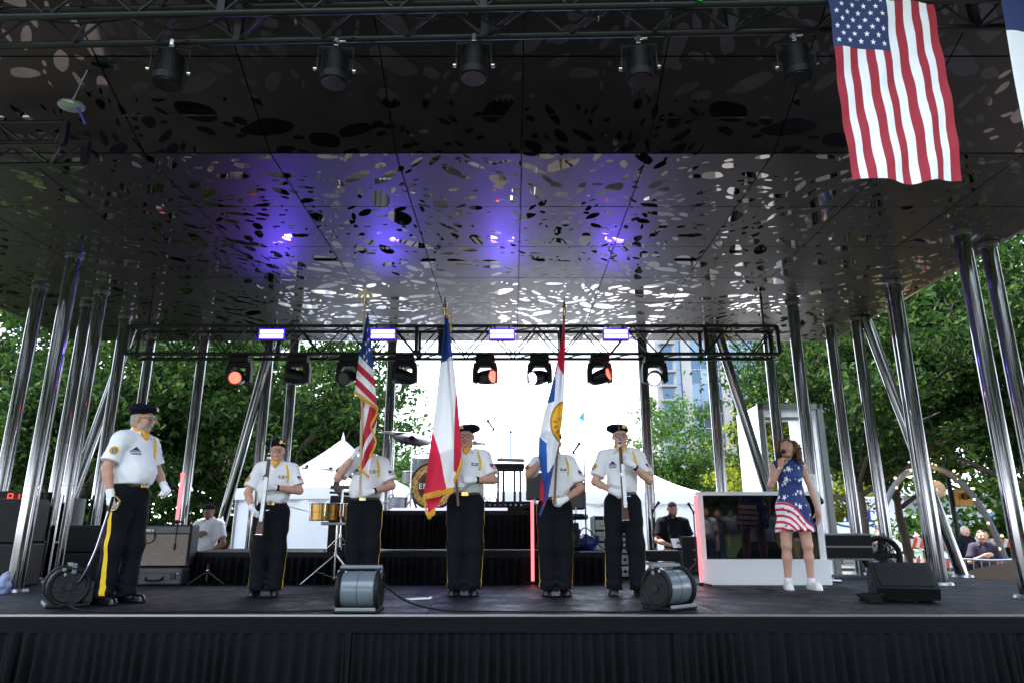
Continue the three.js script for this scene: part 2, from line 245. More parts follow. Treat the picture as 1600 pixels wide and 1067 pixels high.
// ---------- polished columns ----------
{
  const cols = [
    ['outermost polished column at the far left edge', [-6.67, -9.1]], ['front polished column on the left side of the stage', [-5.47, -7.95]], ['second polished column from the left front, beside the leaning one', [-6.48, -9.9]],
    ['polished column left of the leaning column by the grey cabinet', [-5.92, -9.31]], ['polished column just behind the man with the sabre', [-6.23, -10.51]], ['slim polished column behind the beret of the man with the sabre', [-6.45, -11.75]],
    ['polished column behind the man in the white tee shirt', [-5.41, -11.55]], ['polished column behind the short rifle bearer, left of two', [-4.3, -11.7]], ['polished column behind the short rifle bearer, right of two', [-3.89, -11.8]], ['polished column behind the drum cymbals', [-2.14, -11.8]],
    ['polished column right of the tall rifle bearer', [2.3, -11.65]], ['polished column beside the leaning one left of the singer', [3.45, -11.45]], ['polished column directly behind the singer', [4.46, -11.45]], ['polished column rising past the right shoulder of the singer', [4.25, -9.83]],
    ['polished column in front of the white truck, left of two', [5.3, -10.9]], ['polished column meeting the leaning one right of the truck', [5.6, -10.62]], ['thin rear column of the touching pair on the right', [5.62, -9.55]], ['thick front column of the touching pair on the right', [5.3, -8.91]],
    ['nearest polished column at the right side of the stage', [5.18, -7.26]], ['polished column at the far right edge of the view', [5.72, -7.6]]];
  for (const [label, [x, z]] of cols) {
    const o = thing('canopy_column', label, 'column', [x, 0, z], 0, 'polished columns holding the canopy'), y0 = z < -10.95 || x < -9.2 || x > 6.58 ? 0 : ST;
    bar('shaft', [0, y0, 0], [0, 5.12, 0], .085, M.steel, o, unitCyl20);
    part('base_plate', cyl(.13, .14, .03, 24), M.alu, o, [0, y0 + .016, 0]); part('top_collar', cyl(.105, .105, .05, 24), M.alu, o, [0, 5.09, 0]);
  }
  const lean = [['leaning polished column beside the grey cabinet', [-6.95, ST, -10.7], [-6.5, 5.1, -11.2]], ['leaning polished column behind the short rifle bearer', [-5.2, .0, -11.85], [-4.22, 5.1, -11.6]], ['leaning polished column left of the singer', [4.75, 0, -11.5], [3.6, 5.1, -11.45]], ['brightly lit leaning column right of the truck', [6.45, ST, -10.3], [5.72, 5.1, -10.55]]];
  for (const [label, a, b] of lean) { const o = thing('leaning_column', label, 'column', [0, 0, 0], 0, 'leaning columns under the canopy'); bar('shaft', a, b, .082, M.steel, o, unitCyl20); part('base_plate', cyl(.13, .14, .03, 24), M.alu, o, [a[0], a[1] + .016, a[2]]); }
}

// ---------- trusses ----------
function truss(name, label, L, H, D, bay, pos, turn, rz = 0, r = .024, rb = .011) {
  const o = thing(name, label, 'truss', pos, turn); o.rotation.z = rz;
  const c = [[-H / 2, -D / 2], [-H / 2, D / 2], [H / 2, -D / 2], [H / 2, D / 2]], m = M.blackMetal;
  for (const [y, z] of c) bar('chord', [-L / 2, y, z], [L / 2, y, z], r, m, o);
  const n = Math.round(L / bay), b = L / n;
  for (let i = 0; i < n; i++) { const x0 = -L / 2 + i * b, x1 = x0 + b, f = i % 2 ? 1 : -1;
    for (const s of [-1, 1]) { bar('brace', [x0, f * H / 2, s * D / 2], [x1, -f * H / 2, s * D / 2], rb, m, o); }
    if (i % 2 === 0) for (const s of [-1, 1]) bar('brace', [x0, s * H / 2, -D / 2], [x1, s * H / 2, D / 2], rb, m, o);
    if (i % 6 === 0 || i === n - 1) for (const s of [-1, 1]) { const x = i === n - 1 ? x1 : x0; part('end_plate', box(.05, H, .05), m, o, [x, 0, s * D / 2]); }
  }
  return o;
}
truss('lighting_truss', 'long black box truss at the rear carrying moving lights', 9.1, .4, .3, .34, [-.83, 4.36, -9.35], 0);
truss('lighting_truss', 'black box truss overhead at the front carrying five lamps', 9.6, .3, .28, .3, [-.8, 5.41, -4.07], 0, .022, .026);
truss('lighting_truss', 'short black truss end poking in at the upper left edge', 2.6, .22, .3, .3, [-5.05, 4.99, -5.2], 0, .01, .02);
for (const x of [-5.2, 3.6]) { const o = thing('truss_hanger', `black strap hanging the rear truss from the ceiling at ${x < 0 ? 'its left end' : 'its right end'}`, 'hanger', [x, 0, -9.35], 0, 'straps holding the rear truss'); bar('strap', [0, 4.58, 0], [0, 5.11, 0], .012, M.black, o); part('clamp', rbox(.07, .06, .07, .01), M.blackMetal, o, [0, 4.6, 0]); }
for (const x of [-4.2, -2.1, 0, 2.1]) { const o = thing('truss_chain', `short chain holding the front truss ${x < -3 ? 'at the far left' : x < -1 ? 'left of the middle lamp' : x < 1 ? 'above the middle lamp' : 'beside the hanging flag'}`, 'chain', [x, 0, -4.07], 0, 'chains holding the front truss'); bar('chain_run', [0, 5.58, 0], [0, 5.755, 0], .012, M.alu, o); part('hook', tor(.03, .008), M.alu, o, [0, 5.585, 0]); }

[['drooping black cable along the left half of the front truss', -3.4, -1.5, .10], ['drooping black cable above the middle lamp', -.9, .6, .12], ['drooping black cable on the front truss near the hanging flag', .9, 2.3, .09]].forEach(([l, x0, x1, sag]) => {
  const o = thing('truss_cable', l, 'cable', [0, 0, 0], 0, 'cables slung along the front truss'), P = [], y = x => 5.41 - .15 + .022 * (x + .8); for (let i = 0; i <= 18; i++) { const t = i / 18, x = x0 + (x1 - x0) * t; P.push([x, y(x) + .06 - sag * Math.abs(Math.sin(t * Math.PI * 2.5)) , -4.0 + .05 * Math.sin(t * 9)]); }
  part('cable_run', tubeG(P, .007, 90, 5), M.rubber, o); for (const t of [0, 7.2, 14.4, 18]) { const q = P[Math.round(t)]; part('tie', mv(tor(.018, .004, 5, 12), q[0], q[1], q[2], 0, Math.PI / 2), M.alu, o); }
});

// ---------- people ----------
const add3 = (a, b, s = 1) => [a[0] + b[0] * s, a[1] + b[1] * s, a[2] + b[2] * s], sub3 = (a, b) => add3(a, b, -1), lerp3 = (a, b, t) => a.map((v, i) => v + (b[i] - v) * t);
const nrm3 = a => { const l = Math.hypot(...a) || 1; return a.map(v => v / l); }, crs = (a, b) => [a[1] * b[2] - a[2] * b[1], a[2] * b[0] - a[0] * b[2], a[0] * b[1] - a[1] * b[0]];
// hand: wrist, direction of the knuckles, direction the palm faces, side of the thumb along dir x palm, curl of the fingers in radians per joint
function handPrims(w, dir, palm, side, curl, fat = 1) {
  dir = nrm3(dir); const ac = nrm3(crs(dir, palm)); palm = nrm3(crs(ac, dir)); const P = [];
  const len = [.040, .045, .042, .033], spread = [1.5, .5, -.5, -1.5];
  spread.forEach((s, i) => {
    const base = add3(add3(w, dir, .082 - .004 * Math.abs(s)), ac, s * .0195 * side); P.push(rc(add3(w, ac, s * .010 * side), base, .016 * fat, .0135 * fat, .012));
    let p = base, a = curl * .55; const L = len[i];
    for (let j = 0; j < 3; j++) { const d = add3(dir.map(v => v * Math.cos(a)), palm, Math.sin(a)), q = add3(p, d, L * [1, .72, .56][j]); P.push(rc(p, q, (.0098 - .0008 * j) * fat, (.0092 - .0008 * j) * fat, .004)); p = q; a += curl; }
  });
  const tb = add3(add3(w, dir, .028), ac, .026 * side), t1 = add3(add3(add3(tb, dir, .03), ac, .026 * side), palm, .022), t2 = add3(add3(add3(t1, dir, .026), ac, -.004 * side), palm, .02 + .012 * curl);
  P.push(rc(add3(w, dir, .01), tb, .017 * fat, .014 * fat, .012), rc(tb, t1, .0135 * fat, .011 * fat, .006), rc(t1, t2, .011 * fat, .009 * fat, .004));
  return P;
}
const SKIN = { pale: [.56, .31, .225], tan: [.46, .24, .16], brown: [.25, .125, .075], ruddy: [.55, .28, .2] };
const skinMat = new THREE.MeshPhysicalMaterial({ color: 0xffffff, vertexColors: true, roughness: .55, sheen: .15 });
const hairCols = { grey: [.34, .33, .32], dark: [.03, .02, .016], brown: [.10, .048, .022], white: [.5, .49, .48] };
function headGeo(o) {
  const fem = o.female ? .93 : 1, P = [
    el([0, .03, -.012], [.076, .088, .097], .03), el([0, -.035, .018], [.062 * fem, .082, .07], .03), rc([-.03 * fem, -.083, .02], [.03 * fem, -.083, .02], .031, .031, .03), el([0, -.102, .062], [.022, .018, .02], .03),
    el([-.04, -.036, .058], [.026, .03, .026], .03), el([.04, -.036, .058], [.026, .03, .026], .03), rc([-.034, .024, .082], [.034, .024, .082], .011, .011, .02), rc([0, .012, .09], [0, -.028, .111], .0085, .0135, .012), el([-.012, -.033, .098], [.009, .008, .009], .008), el([.012, -.033, .098], [.009, .008, .009], .008),
    el([-.031, .004, .1], [.019, .012, .018], .012, { sub: 1 }), el([.031, .004, .1], [.019, .012, .018], .012, { sub: 1 }), el([-.031, .003, .079], [.014, .011, .012], .004), el([.031, .003, .079], [.014, .011, .012], .004),
    el([0, -.058, .088], [.023, .006, .009], .006), el([0, -.070, .086], [.02, .007, .009], .006),
    el([-.079, -.008, -.008], [.01, .032, .019], .01), el([.079, -.008, -.008], [.01, .032, .019], .01), el([0, -.03, -.06], [.055, .07, .045], .03)];
  if (o.mouthOpen) P.push(el([0, -.065, .1], [.014, .01, .02], .006, { sub: 1 }));
  const S = SKIN[o.skin || 'pale'], H = hairCols[o.hair || 'grey'], mix = (a, b, t) => a.map((v, i) => v + (b[i] - v) * t);
  return sdfGeo({ prims: P }, .0052, (x, y, z) => {
    const n = .92 + .16 * vnoise(x * 70, y * 70, z * 70); let c = S.map(v => v * n); const ax = Math.abs(x);
    if (z > .05 && y < -.02 && y > -.05 && ax < .02) c = mix(c, [.6, .2, .15], .25); if (ax > .03 && ax < .06 && y < -.02 && y > -.05 && z > .05) c = mix(c, [.62, .2, .15], .22);
    if (ax < .024 && y < -.052 && y > -.077 && z > .086) c = mix(c, [.42, .10, .09], o.female ? .8 : .5);
    if (Math.hypot((ax - .031) / .014, (y - .003) / .0065) < 1 && z > .08) c = o.closed ? mix(c, [.1, .05, .04], .4) : Math.hypot(ax - .031, y - .003) < .006 ? [.04, .03, .025] : [.6, .58, .55];
    if (ax > .014 && ax < .05 && y > .022 && y < .033 && z > .075) c = mix(c, H, .75);
    if (!o.bald && ((y > -.02 && z < .0 && ax > .055 && ax < .085) || (y > .05 && z < .07) || (z < -.05 && y > -.06))) c = mix(H, H.map(v => v * .6), vnoise(x * 200, y * 60, z * 200));
    if (o.moustache && ax < .032 && y < -.041 && y > -.056 && z > .08) c = mix(c, hairCols.white, .8);
    if (o.beard && ((y < -.05 && z > -.01 && !(ax < .02 && y > -.078 && y < -.052 && z > .088)) || (ax < .032 && y < -.04 && y > -.056 && z > .08)) && y < -.045 - .0 * ax) c = mix(c, H, .7);
    return c;
  });
}
function frontPts(P, yaw, pitch, roll, pos) { const m = new THREE.Matrix4().compose(V(...pos), new THREE.Quaternion().setFromEuler(new THREE.Euler(pitch, yaw, roll, 'YXZ')), V(1, 1, 1)); P.applyMatrix4(m); return P; }

const fold = (amp, sx, sy, sz, seed) => (x, y, z) => amp * ((vnoise(x * sx + seed, y * sy, z * sz) - .5) + .5 * (vnoise(x * sx * 2.3, y * sy * 2.3 + seed, z * sz * 2.3) - .5));
const clothBump = noiseTex(128, (u, v) => { const n = .5 + .25 * Math.sin(u * 402) * Math.sin(v * 402); return [n, n, n]; }, false);
const CM = { shirt: mat([.8, .8, .83], .85, 0, { specularIntensity: .5 }), trouser: mat([.0048, .006, .0088], .8, 0, { specularIntensity: .25 }), beret: mat([.005, .006, .014], .9, 0, { specularIntensity: .3 }), glove: mat([.8, .8, .82], .8), belt: mat([.01, .01, .012], .35), shoe: mat([.004, .004, .005], .22, 0, { specularIntensity: .6 }), lens: mat([.03, .02, .015], .1), stripe: mat([.78, .5, .01], .7) };
// patches printed on cloth
const pt = (w, h, f) => mat([1, 1, 1], .8, 0, { map: canvas(w, h, f), side: THREE.DoubleSide });
const PM = {
  badge: pt(128, 128, (c, w, h) => { c.fillStyle = '#e9e9f2'; c.fillRect(0, 0, w, h); c.fillStyle = '#27356b'; c.beginPath(); c.moveTo(64, 6); c.lineTo(126, 66); c.lineTo(2, 66); c.fill(); c.fillStyle = '#d9b63c'; c.fillRect(2, 62, 124, 7); c.fillStyle = '#3c6b3a'; c.fillRect(2, 70, 124, 12); c.fillStyle = '#1c4d8f'; c.fillRect(6, 92, 116, 28); c.fillStyle = '#cfe0f2'; for (let i = 0; i < 6; i++) c.fillRect(14 + i * 17, 100, 9, 11); }),
  ribbons: pt(160, 96, (c, w, h) => { c.fillStyle = '#eceaf2'; c.fillRect(0, 0, w, h); const cs = ['#b3202e', '#d8b23a', '#27356b', '#c94a4a', '#f0efe8', '#2e6b3e', '#8a1f2c', '#e2c25a']; for (let j = 0; j < 2; j++) for (let i = 0; i < 16; i++) { c.fillStyle = cs[(i * 5 + j * 3) % 8]; c.fillRect(8 + i * 9, 14 + j * 26, 8, 22); } c.fillStyle = '#3a3f52'; c.fillRect(20, 70, 110, 8); }),
  tagBlack: pt(128, 96, (c, w, h) => { c.fillStyle = '#eceaf2'; c.fillRect(0, 0, w, h); c.fillStyle = '#23232e'; c.fillRect(14, 10, 38, 20); c.fillRect(70, 10, 44, 20); c.fillRect(18, 38, 92, 16); c.fillStyle = '#8d8fa0'; c.fillRect(10, 72, 108, 6); }),
  flag: pt(96, 64, (c, w, h) => { for (let i = 0; i < 7; i++) { c.fillStyle = i % 2 ? '#f2f0f2' : '#c22a3c'; c.fillRect(0, i * h / 7, w, h / 7 + 1); } c.fillStyle = '#2a3270'; c.fillRect(0, 0, 46, 36); }),
  round: pt(128, 128, (c, w, h) => { c.fillStyle = '#efc046'; c.beginPath(); c.arc(64, 64, 63, 0, 7); c.fill(); c.fillStyle = '#2a2c48'; c.beginPath(); c.arc(64, 64, 46, 0, 7); c.fill(); c.strokeStyle = '#e2dcc8'; c.lineWidth = 6; c.beginPath(); c.arc(64, 64, 34, 0, 7); c.stroke(); c.fillStyle = '#caa85a'; c.beginPath(); c.arc(64, 64, 16, 0, 7); c.fill(); }),
};
const disc = new THREE.CircleGeometry(.5, 20);
function person(o) {
  const k = o.h / 1.75, g = thing('person', o.label, 'person', o.pos, o.turn || 0, o.group), B = o.belly ?? 1, cw = o.female ? .88 : 1, hq = o.coarse ? .022 : .0135;
  const S = SKIN[o.skin || 'pale'], skinC = (x, y, z) => { const n = .93 + .14 * vnoise(x * 45, y * 45, z * 45); return S.map(v => v * n); };
  const st = o.stance ?? .12, sp = o.stepZ ?? 0, hip = [[-.092 * cw, .93, 0], [.092 * cw, .93, 0]], knee = [[-(st * .5 + .055), .5, .012 - sp * .4], [st * .5 + .055, .5, .012 + sp * .4]], ank = [[-st, .085, -.025 - sp], [st, .085, -.025 + sp]];
  const shd = [[-.185 * cw, 1.425, -.012], [.185 * cw, 1.425, -.012]];
  const A = o.arms, parts = [];
  const scl = geo => { geo.scale(k, k, k); return geo; };
  const addp = (name, geo, m, parent = g) => part(name, scl(geo), m, parent);
  // body: trunk, legs, arms, neck in one surface
  const body = [rc([0, .97, 0], [0, 1.08, .01], .135 * cw, .13 * cw, .05, { flat: .74, fz: 0 }), rc([0, 1.1, .01], [0, 1.32, -.005], .13 * cw, .145 * cw, .06, { flat: .72, fz: 0 }), rc([0, 1.4, -.02], [0, 1.53, .008], .06, .052, .05)];
  for (const i of [0, 1]) {
    const s = i ? 1 : -1, a = A[i];
    body.push(rc([0, 1.39, -.012], shd[i], .075, .058, .05), rc(hip[i], knee[i], o.bareLegs ? .09 : .082, o.bareLegs ? .06 : .055, .05), rc(knee[i], lerp3(knee[i], ank[i], .35), .052, o.bareLegs ? .054 : .05, .03), rc(lerp3(knee[i], ank[i], .35), ank[i], .052, .036, .03), rc(ank[i], [ank[i][0] * 1.08, .03, .1 + ank[i][2]], .035, .025, .02));
    body.push(rc(shd[i], a.el, .053 * (o.female ? .78 : 1), .043 * (o.female ? .8 : 1), .04), rc(a.el, lerp3(a.el, a.wr, .3), .042 * (o.female ? .82 : 1), .043 * (o.female ? .8 : 1), .02), rc(lerp3(a.el, a.wr, .3), a.wr, .043 * (o.female ? .78 : 1), .028 * (o.female ? .85 : 1), .02));
    if (o.bareLegs) body.push(el([knee[i][0], .5, knee[i][2] + .04], [.026, .032, .016], .03));
  }
  const geos = [sdfGeo({ prims: body }, hq, skinC)];
  if (!o.gloves) for (const i of [0, 1]) { const a = A[i]; geos.push(sdfGeo({ prims: handPrims(a.wr, a.dir, a.palm, a.side, a.curl) }, o.coarse ? .009 : .0055, skinC)); }
  const hp = [o.hx || 0, 1.635, .028], hd = headGeo(o); frontPts(hd, o.yaw || 0, o.pitch || 0, o.roll || 0, hp); geos.push(hd);
  for (const q of geos) q.deleteAttribute('uv');
  part('body', scl(mergeGeometries(geos)), skinMat, g);
  const inHead = geo => frontPts(geo, o.yaw || 0, o.pitch || 0, o.roll || 0, hp);
  // gloves
  if (o.gloves) for (const i of [0, 1]) { const a = A[i], f = nrm3(sub3(a.el, a.wr)); addp('glove', sdfGeo({ prims: [...handPrims(a.wr, a.dir, a.palm, a.side, a.curl, 1.13), rc(add3(a.wr, f, .045), a.wr, .036, .03, .012, { cutA: 1 })] }, .0058), CM.glove); }
  // shirt
  let shirtF;
  if (!o.dress) {
    const P = [rc([0, 1.0, .0], [0, 1.12, .012 + .02 * (B - 1)], .148 * (.6 + .4 * B), .152 * B, .06, { flat: .76 + .1 * (B - 1), fz: 0 }), rc([0, 1.14, .02 + .06 * (B - 1)], [0, 1.34, .0], .148 * (.5 + .5 * B), .158, .07, { flat: .76, fz: 0 }), rc([-.1, 1.455, -.015], [.1, 1.455, -.015], .05, .05, .06)];
    if (B > 1.1) P.push(el([0, 1.13, .075 * B], [.125 * B, .12, .075 * B], .06));
    for (const i of [0, 1]) { const s = i ? 1 : -1, e = lerp3(shd[i], A[i].el, o.sleeve || .78); P.push(rc([s * .12, 1.435, -.012], shd[i], .072, .072, .05), rc(shd[i], e, .073, .083, .035, { cut: 1 })); P.push(rc([s * .035, 1.515, .05], [s * .075, 1.462, .098], .013, .012, .012), rc([s * .055, 1.53, -.02], [s * .035, 1.515, .05], .014, .012, .012)); }
    P.push(rc([-.055, 1.53, -.02], [.055, 1.53, -.035], .016, .016, .02));
    shirtF = { prims: P, clip: [[0, -1, 0, o.hem ? -o.hem : -1.032]], noise: (x, y, z) => fold(.018, 9, 7, 9, o.h * 50)(x, y, z) + (o.coarse ? 0 : .011 * Math.abs(vnoise(x * 13 + y * 6, y * 16 - x * 5, z * 9 + o.h * 31) - .5) * (y < 1.2 ? 1.5 : .9)) };
    addp('shirt', sdfGeo(shirtF, o.coarse ? .02 : .0105), o.shirtMat || CM.shirt);
    if (!o.coarse && o.uniform) { // placket, pockets
      const F = [0, 0, -1], X = [1, 0, 0], Y = [0, 1, 0];
      addp('placket', patchOn(shirtF, [0, 1.23, .5], X, Y, F, .03, .42, .004, 2, 24), o.shirtMat || CM.shirt);
      for (const s of [-1, 1]) addp('pocket_flap', patchOn(shirtF, [s * .095, 1.265, .5], X, Y, F, .1, .035, .006, 6, 3), CM.shirt), addp('pocket', patchOn(shirtF, [s * .095, 1.19, .5], X, Y, F, .096, .11, .003, 6, 6), CM.shirt);
      for (let i = 0; i < 4; i++) addp('button', patchOn(shirtF, [0, 1.08 + i * .09, .5], X, Y, F, .009, .009, .007, 1, 1), CM.glove);
      addp('chest_badge', patchOn(shirtF, [-.098, 1.33, .5], X, Y, F, .085, .085, .004, 6, 6), PM.badge);
      if (o.ribbons) addp('ribbon_bar', patchOn(shirtF, [.098, 1.325, .5], X, Y, F, .1, .06, .004, 6, 4), o.ribbons === 'dark' ? PM.tagBlack : PM.ribbons);
      const sl = (i, d) => { d = nrm3(d); return [add3(lerp3(shd[i], A[i].el, .42), d, -.16), d]; }, [f1, d1] = sl(1, [-.7, 0, -.72]), [f0, d0] = sl(0, [.78, 0, -.62]);
      addp('flag_patch', patchOn(shirtF, f1, nrm3([.72, 0, -.7]), Y, d1, .07, .048, .004, 4, 4), PM.flag);
      addp('round_patch', patchOn(shirtF, f0, nrm3([.62, 0, .78]), Y, d0, .085, .085, .004, 8, 8), memo('roundPM', () => { const m = PM.round.clone(); m.alphaTest = .5; return m; }));
      // aiguillette on the left shoulder
      const cp = []; for (let i = 0; i <= 10; i++) { const t = i / 10, y = 1.47 - .2 * t; const q = hit(shirtF, [.125 + .03 * Math.sin(t * 2.4), y, .5], F); cp.push(t === 0 ? [.12, 1.505, .0] : add3(q, F, -.006)); }
      addp('shoulder_cord', tubeG(cp, .011, 30, 7), CM.stripe);
    }
  }
  if (o.scarf) { const P = []; for (let i = 0; i < 12; i++) { const a = i / 12 * 6.283, b = (i + 1) / 12 * 6.283, f = t => [Math.sin(t) * .058, 1.535 - .012 * Math.cos(t), .004 + Math.cos(t) * .056]; P.push(rc(f(a), f(b), .014, .014, .01)); } P.push(rc([-.03, 1.52, .062], [0, 1.45, .098], .02, .016, .015), rc([.03, 1.52, .062], [0, 1.45, .098], .02, .016, .015), rc([-.012, 1.5, .078], [.012, 1.5, .078], .018, .018, .015)); addp('neck_scarf', sdfGeo({ prims: P, noise: fold(.008, 40, 30, 40, 3) }, .006), goldCloth); }
  // trousers, belt
  if (!o.bareLegs) {
    const P = [rc([0, .95, 0], [0, 1.02, .005], .148 * (.7 + .3 * B), .146 * (.6 + .4 * B), .05, { flat: .76, fz: 0 })];
    for (const i of [0, 1]) { const s = i ? 1 : -1, b = [ank[i][0], .055, ank[i][2] + .012]; P.push(rc(hip[i], knee[i], .106 * (.75 + .25 * B), .084, .05), rc(knee[i], b, .083, .086, .06, { cut: 1 }), rc([s * .05, .86, 0], lerp3(hip[i], knee[i], .45), .085, .08, .05), rc(add3(hip[i], [0, -.02, .09]), add3(knee[i], [0, 0, .075]), .012, .01, .02), rc(add3(knee[i], [0, 0, .075]), add3(b, [0, .05, .072]), .01, .01, .02)); }
    const tf = { prims: P, clip: [[0, 1, 0, 1.035]], noise: (x, y, z) => fold(.014, 7, 6, 7, 9)(x, y, z) + (y < .3 ? .007 * Math.sin(y * 75 + 6 * vnoise(x * 8, z * 8)) * (1 - y / .3) : 0) };
    addp('trousers', sdfGeo(tf, o.coarse ? .02 : .0115), o.trouserMat || CM.trouser);
    if (o.stripe) for (const s of [-1, 1]) { const gg = patchOn(tf, [s * .45, .52, .005 - sp * s * .3], [0, 0, s], [0, 1, 0], [-s, 0, 0], .034, .88, .005, 2, 40); addp('trouser_stripe', gg, CM.stripe); }
    if (o.belt) { const bf = { prims: [rc([0, 1.0, .003], [0, 1.05, .003], .153 * (.6 + .4 * B), .155 * (.6 + .4 * B), .03, { flat: .78 + .1 * (B - 1), fz: 0 })], clip: [[0, 1, 0, 1.045], [0, -1, 0, -.998]] }; addp('belt', sdfGeo(bf, .012), CM.belt); addp('belt_buckle', (() => { const q = hit(bf, [0, 1.022, .5], [0, 0, -1]); return mv(rbox(.075, .044, .012, .004), q[0], q[1], q[2] + .006); })(), M.brass); }
  }
  // shoes
  for (const i of [0, 1]) { const a = ank[i], s = i ? 1 : -1, tx = a[0] * 1.0 + s * .03, P = o.sneaker ? [rc([a[0], .05, a[2] - .045], [tx, .045, a[2] + .13], .045, .043, .03), rc(add3(a, [0, .0, 0]), [a[0], .05, a[2]], .047, .05, .03), rc([a[0], .012, a[2] - .05], [tx, .012, a[2] + .14], .05, .05, .01)] : [rc([a[0], .045, a[2] - .04], [tx, .036, a[2] + .155], .043, .035, .03), rc([a[0], .09, a[2] - .01], [a[0], .05, a[2] + .02], .042, .048, .03), rc([a[0], .008, a[2] - .045], [tx, .008, a[2] + .16], .045, .042, .008)];
    addp('shoe', sdfGeo({ prims: P, clip: [[0, -1, 0, 0]] }, o.coarse ? .014 : .008), o.shoeMat || CM.shoe); }
  if (o.socks) for (const i of [0, 1]) addp('sock', barG([ank[i][0], .08, ank[i][2]], [ank[i][0], .135, ank[i][2] + .004], .042, 14), M.white);
  // beret
  if (o.beret) {
    const d = o.beret, bp = [el([d * .026, .098, -.004], [.112, .042, .122], .03, {}), el([d * .075, .088, -.01], [.062, .034, .085], .04), rc([-.07, .066, .03], [.07, .066, .03], .02, .02, .04)];
    for (let i = 0; i < 12; i++) { const a = i / 12 * 6.283, b = (i + 1) / 12 * 6.283, f = t => [Math.sin(t) * .079, .062 + .012 * Math.cos(t), -.008 + Math.cos(t) * .1]; bp.push(rc(f(a), f(b), .014, .014, .012)); }
    const bf = { prims: bp, noise: fold(.01, 18, 18, 18, 2) }; const bm = addp('beret', inHead(sdfGeo(bf, .0075)), CM.beret);
    const q = hit(bf, [-d * .034, .098, .4], [0, 0, -1]); addp('emblem', inHead(mv(cyl(.022, .022, .006, 20), q[0], q[1], q[2] + .002, Math.PI / 2 - .3)), M.gold, bm);
    const q2 = hit(bf, [-d * .072, .09, .4], [0, 0, -1]); addp('emblem', inHead(mv(box(.032, .014, .005), q2[0], q2[1], q2[2] + .002, 0, -d * .5)), M.gold, bm);
  }
  if (o.cap) { addp('cap', inHead(sdfGeo({ prims: [el([0, .062, -.008], [.088, .068, .104], .02), rc([-.05, .05, .09], [.05, .05, .09], .012, .012, .03), rc([-.035, .042, .135], [.035, .042, .135], .01, .01, .03)], clip: [[0, -1, 0, -.035]] }, .008)), o.capMat || CM.beret); }
  if (o.glasses) { const L = []; for (const s of [-1, 1]) { L.push(mv(tor(.021, .0028, 6, 20), s * .032, .002, .104), barG([s * .052, .006, .1], [s * .084, .006, -.01], .0028, 6)); if (o.glasses === 'dark') L.push(mv(cyl(.0205, .0205, .003, 18), s * .032, .002, .104, Math.PI / 2)); } L.push(barG([-.011, .006, .108], [.011, .006, .108], .0026, 6)); addp('glasses', inHead(join(L)), CM.lens); }
  if (o.watch) { const a = A[o.watch - 1], f = nrm3(sub3(a.el, a.wr)), c = add3(a.wr, f, .055); addp('watch', barG(add3(c, f, -.014), add3(c, f, .014), .037, 16), M.blackGloss); }
  g.userData.k = undefined; delete g.userData.k;
  return { g, k, inHead, addp, A, shirtF, shd, ank, hip, knee };
}
const arm = (el, wr, dir, palm, side, curl = .9) => ({ el, wr, dir, palm, side, curl });
const uniform = { uniform: true, gloves: true, scarf: true, stripe: true, belt: true };
const poleHandL = arm([-.27, 1.16, .06], [-.10, 1.07, .23], [.9, .2, .3], [.2, 0, -1], -1, 1.15), poleHandR = arm([.29, 1.17, .04], [.13, 1.1, .22], [-.95, .05, .25], [-.1, 0, -1], 1, 1.15);

// the colour guard
const saberMan = person({ ...uniform, label: 'man in white shirt, navy beret and yellow scarf standing sideways with a sabre', pos: [-3.68, ST, -6.72], turn: R(76), h: 1.83, belly: 1.22, skin: 'tan', hair: 'grey', beard: true, glasses: 'dark', beret: -1, stance: .1, stepZ: .03, yaw: R(12),
  arms: [arm([-.275, 1.16, -.03], [-.27, .93, .045], [0, -.95, .25], [1, 0, .1], -1, 1.2), arm([.27, 1.17, .03], [.17, 1.02, .22], [-.2, -.75, .65], [-1, .1, 0], 1, 1.1)] });
person({ ...uniform, label: 'short man in white shirt and beret holding a rifle upright, left of the flags', pos: [-2.56, ST, -7.5], turn: R(10), h: 1.585, belly: 1.12, skin: 'ruddy', hair: 'white', moustache: true, glasses: 'thin', beret: -1, ribbons: 'bright', watch: 2, stance: .1, yaw: R(8),
  arms: [arm([-.29, 1.14, .03], [-.19, .96, .2], [.5, -.65, .5], [.7, .2, -.6], -1, 1.1), arm([.30, 1.17, .06], [.02, 1.2, .25], [-.95, .12, .12], [-.1, 0, -1], 1, 1.1)] });
person({ ...uniform, label: 'guard carrying the striped flag with the eagle finial, face hidden', pos: [-1.62, ST, -7.72], h: 1.68, belly: 1.16, skin: 'pale', hair: 'dark', beret: -1, ribbons: 'bright', watch: 2, stance: .09, pitch: .05,
  arms: [arm([-.30, 1.25, .13], [-.11, 1.50, .2], [.35, .8, .1], [.8, -.2, -.5], -1, .9), arm([.31, 1.17, .05], [.10, 1.09, .24], [-.95, -.1, .2], [-.1, .1, -1], 1, 1.15)] });
person({ ...uniform, label: 'guard with glasses and beret carrying the red, white and blue lone star flag', pos: [-.5, ST, -7.55], h: 1.755, belly: 1.1, skin: 'ruddy', hair: 'grey', glasses: 'thin', beret: 1, ribbons: 'dark', watch: 2, stance: .09, yaw: R(-4),
  arms: [arm([-.28, 1.17, .05], [-.12, 1.11, .22], [.9, .1, .3], [.2, 0, -1], -1, 1.15), arm([.30, 1.17, .05], [.08, 1.16, .25], [-.95, .1, .1], [-.1, 0, -1], 1, 1.15)] });
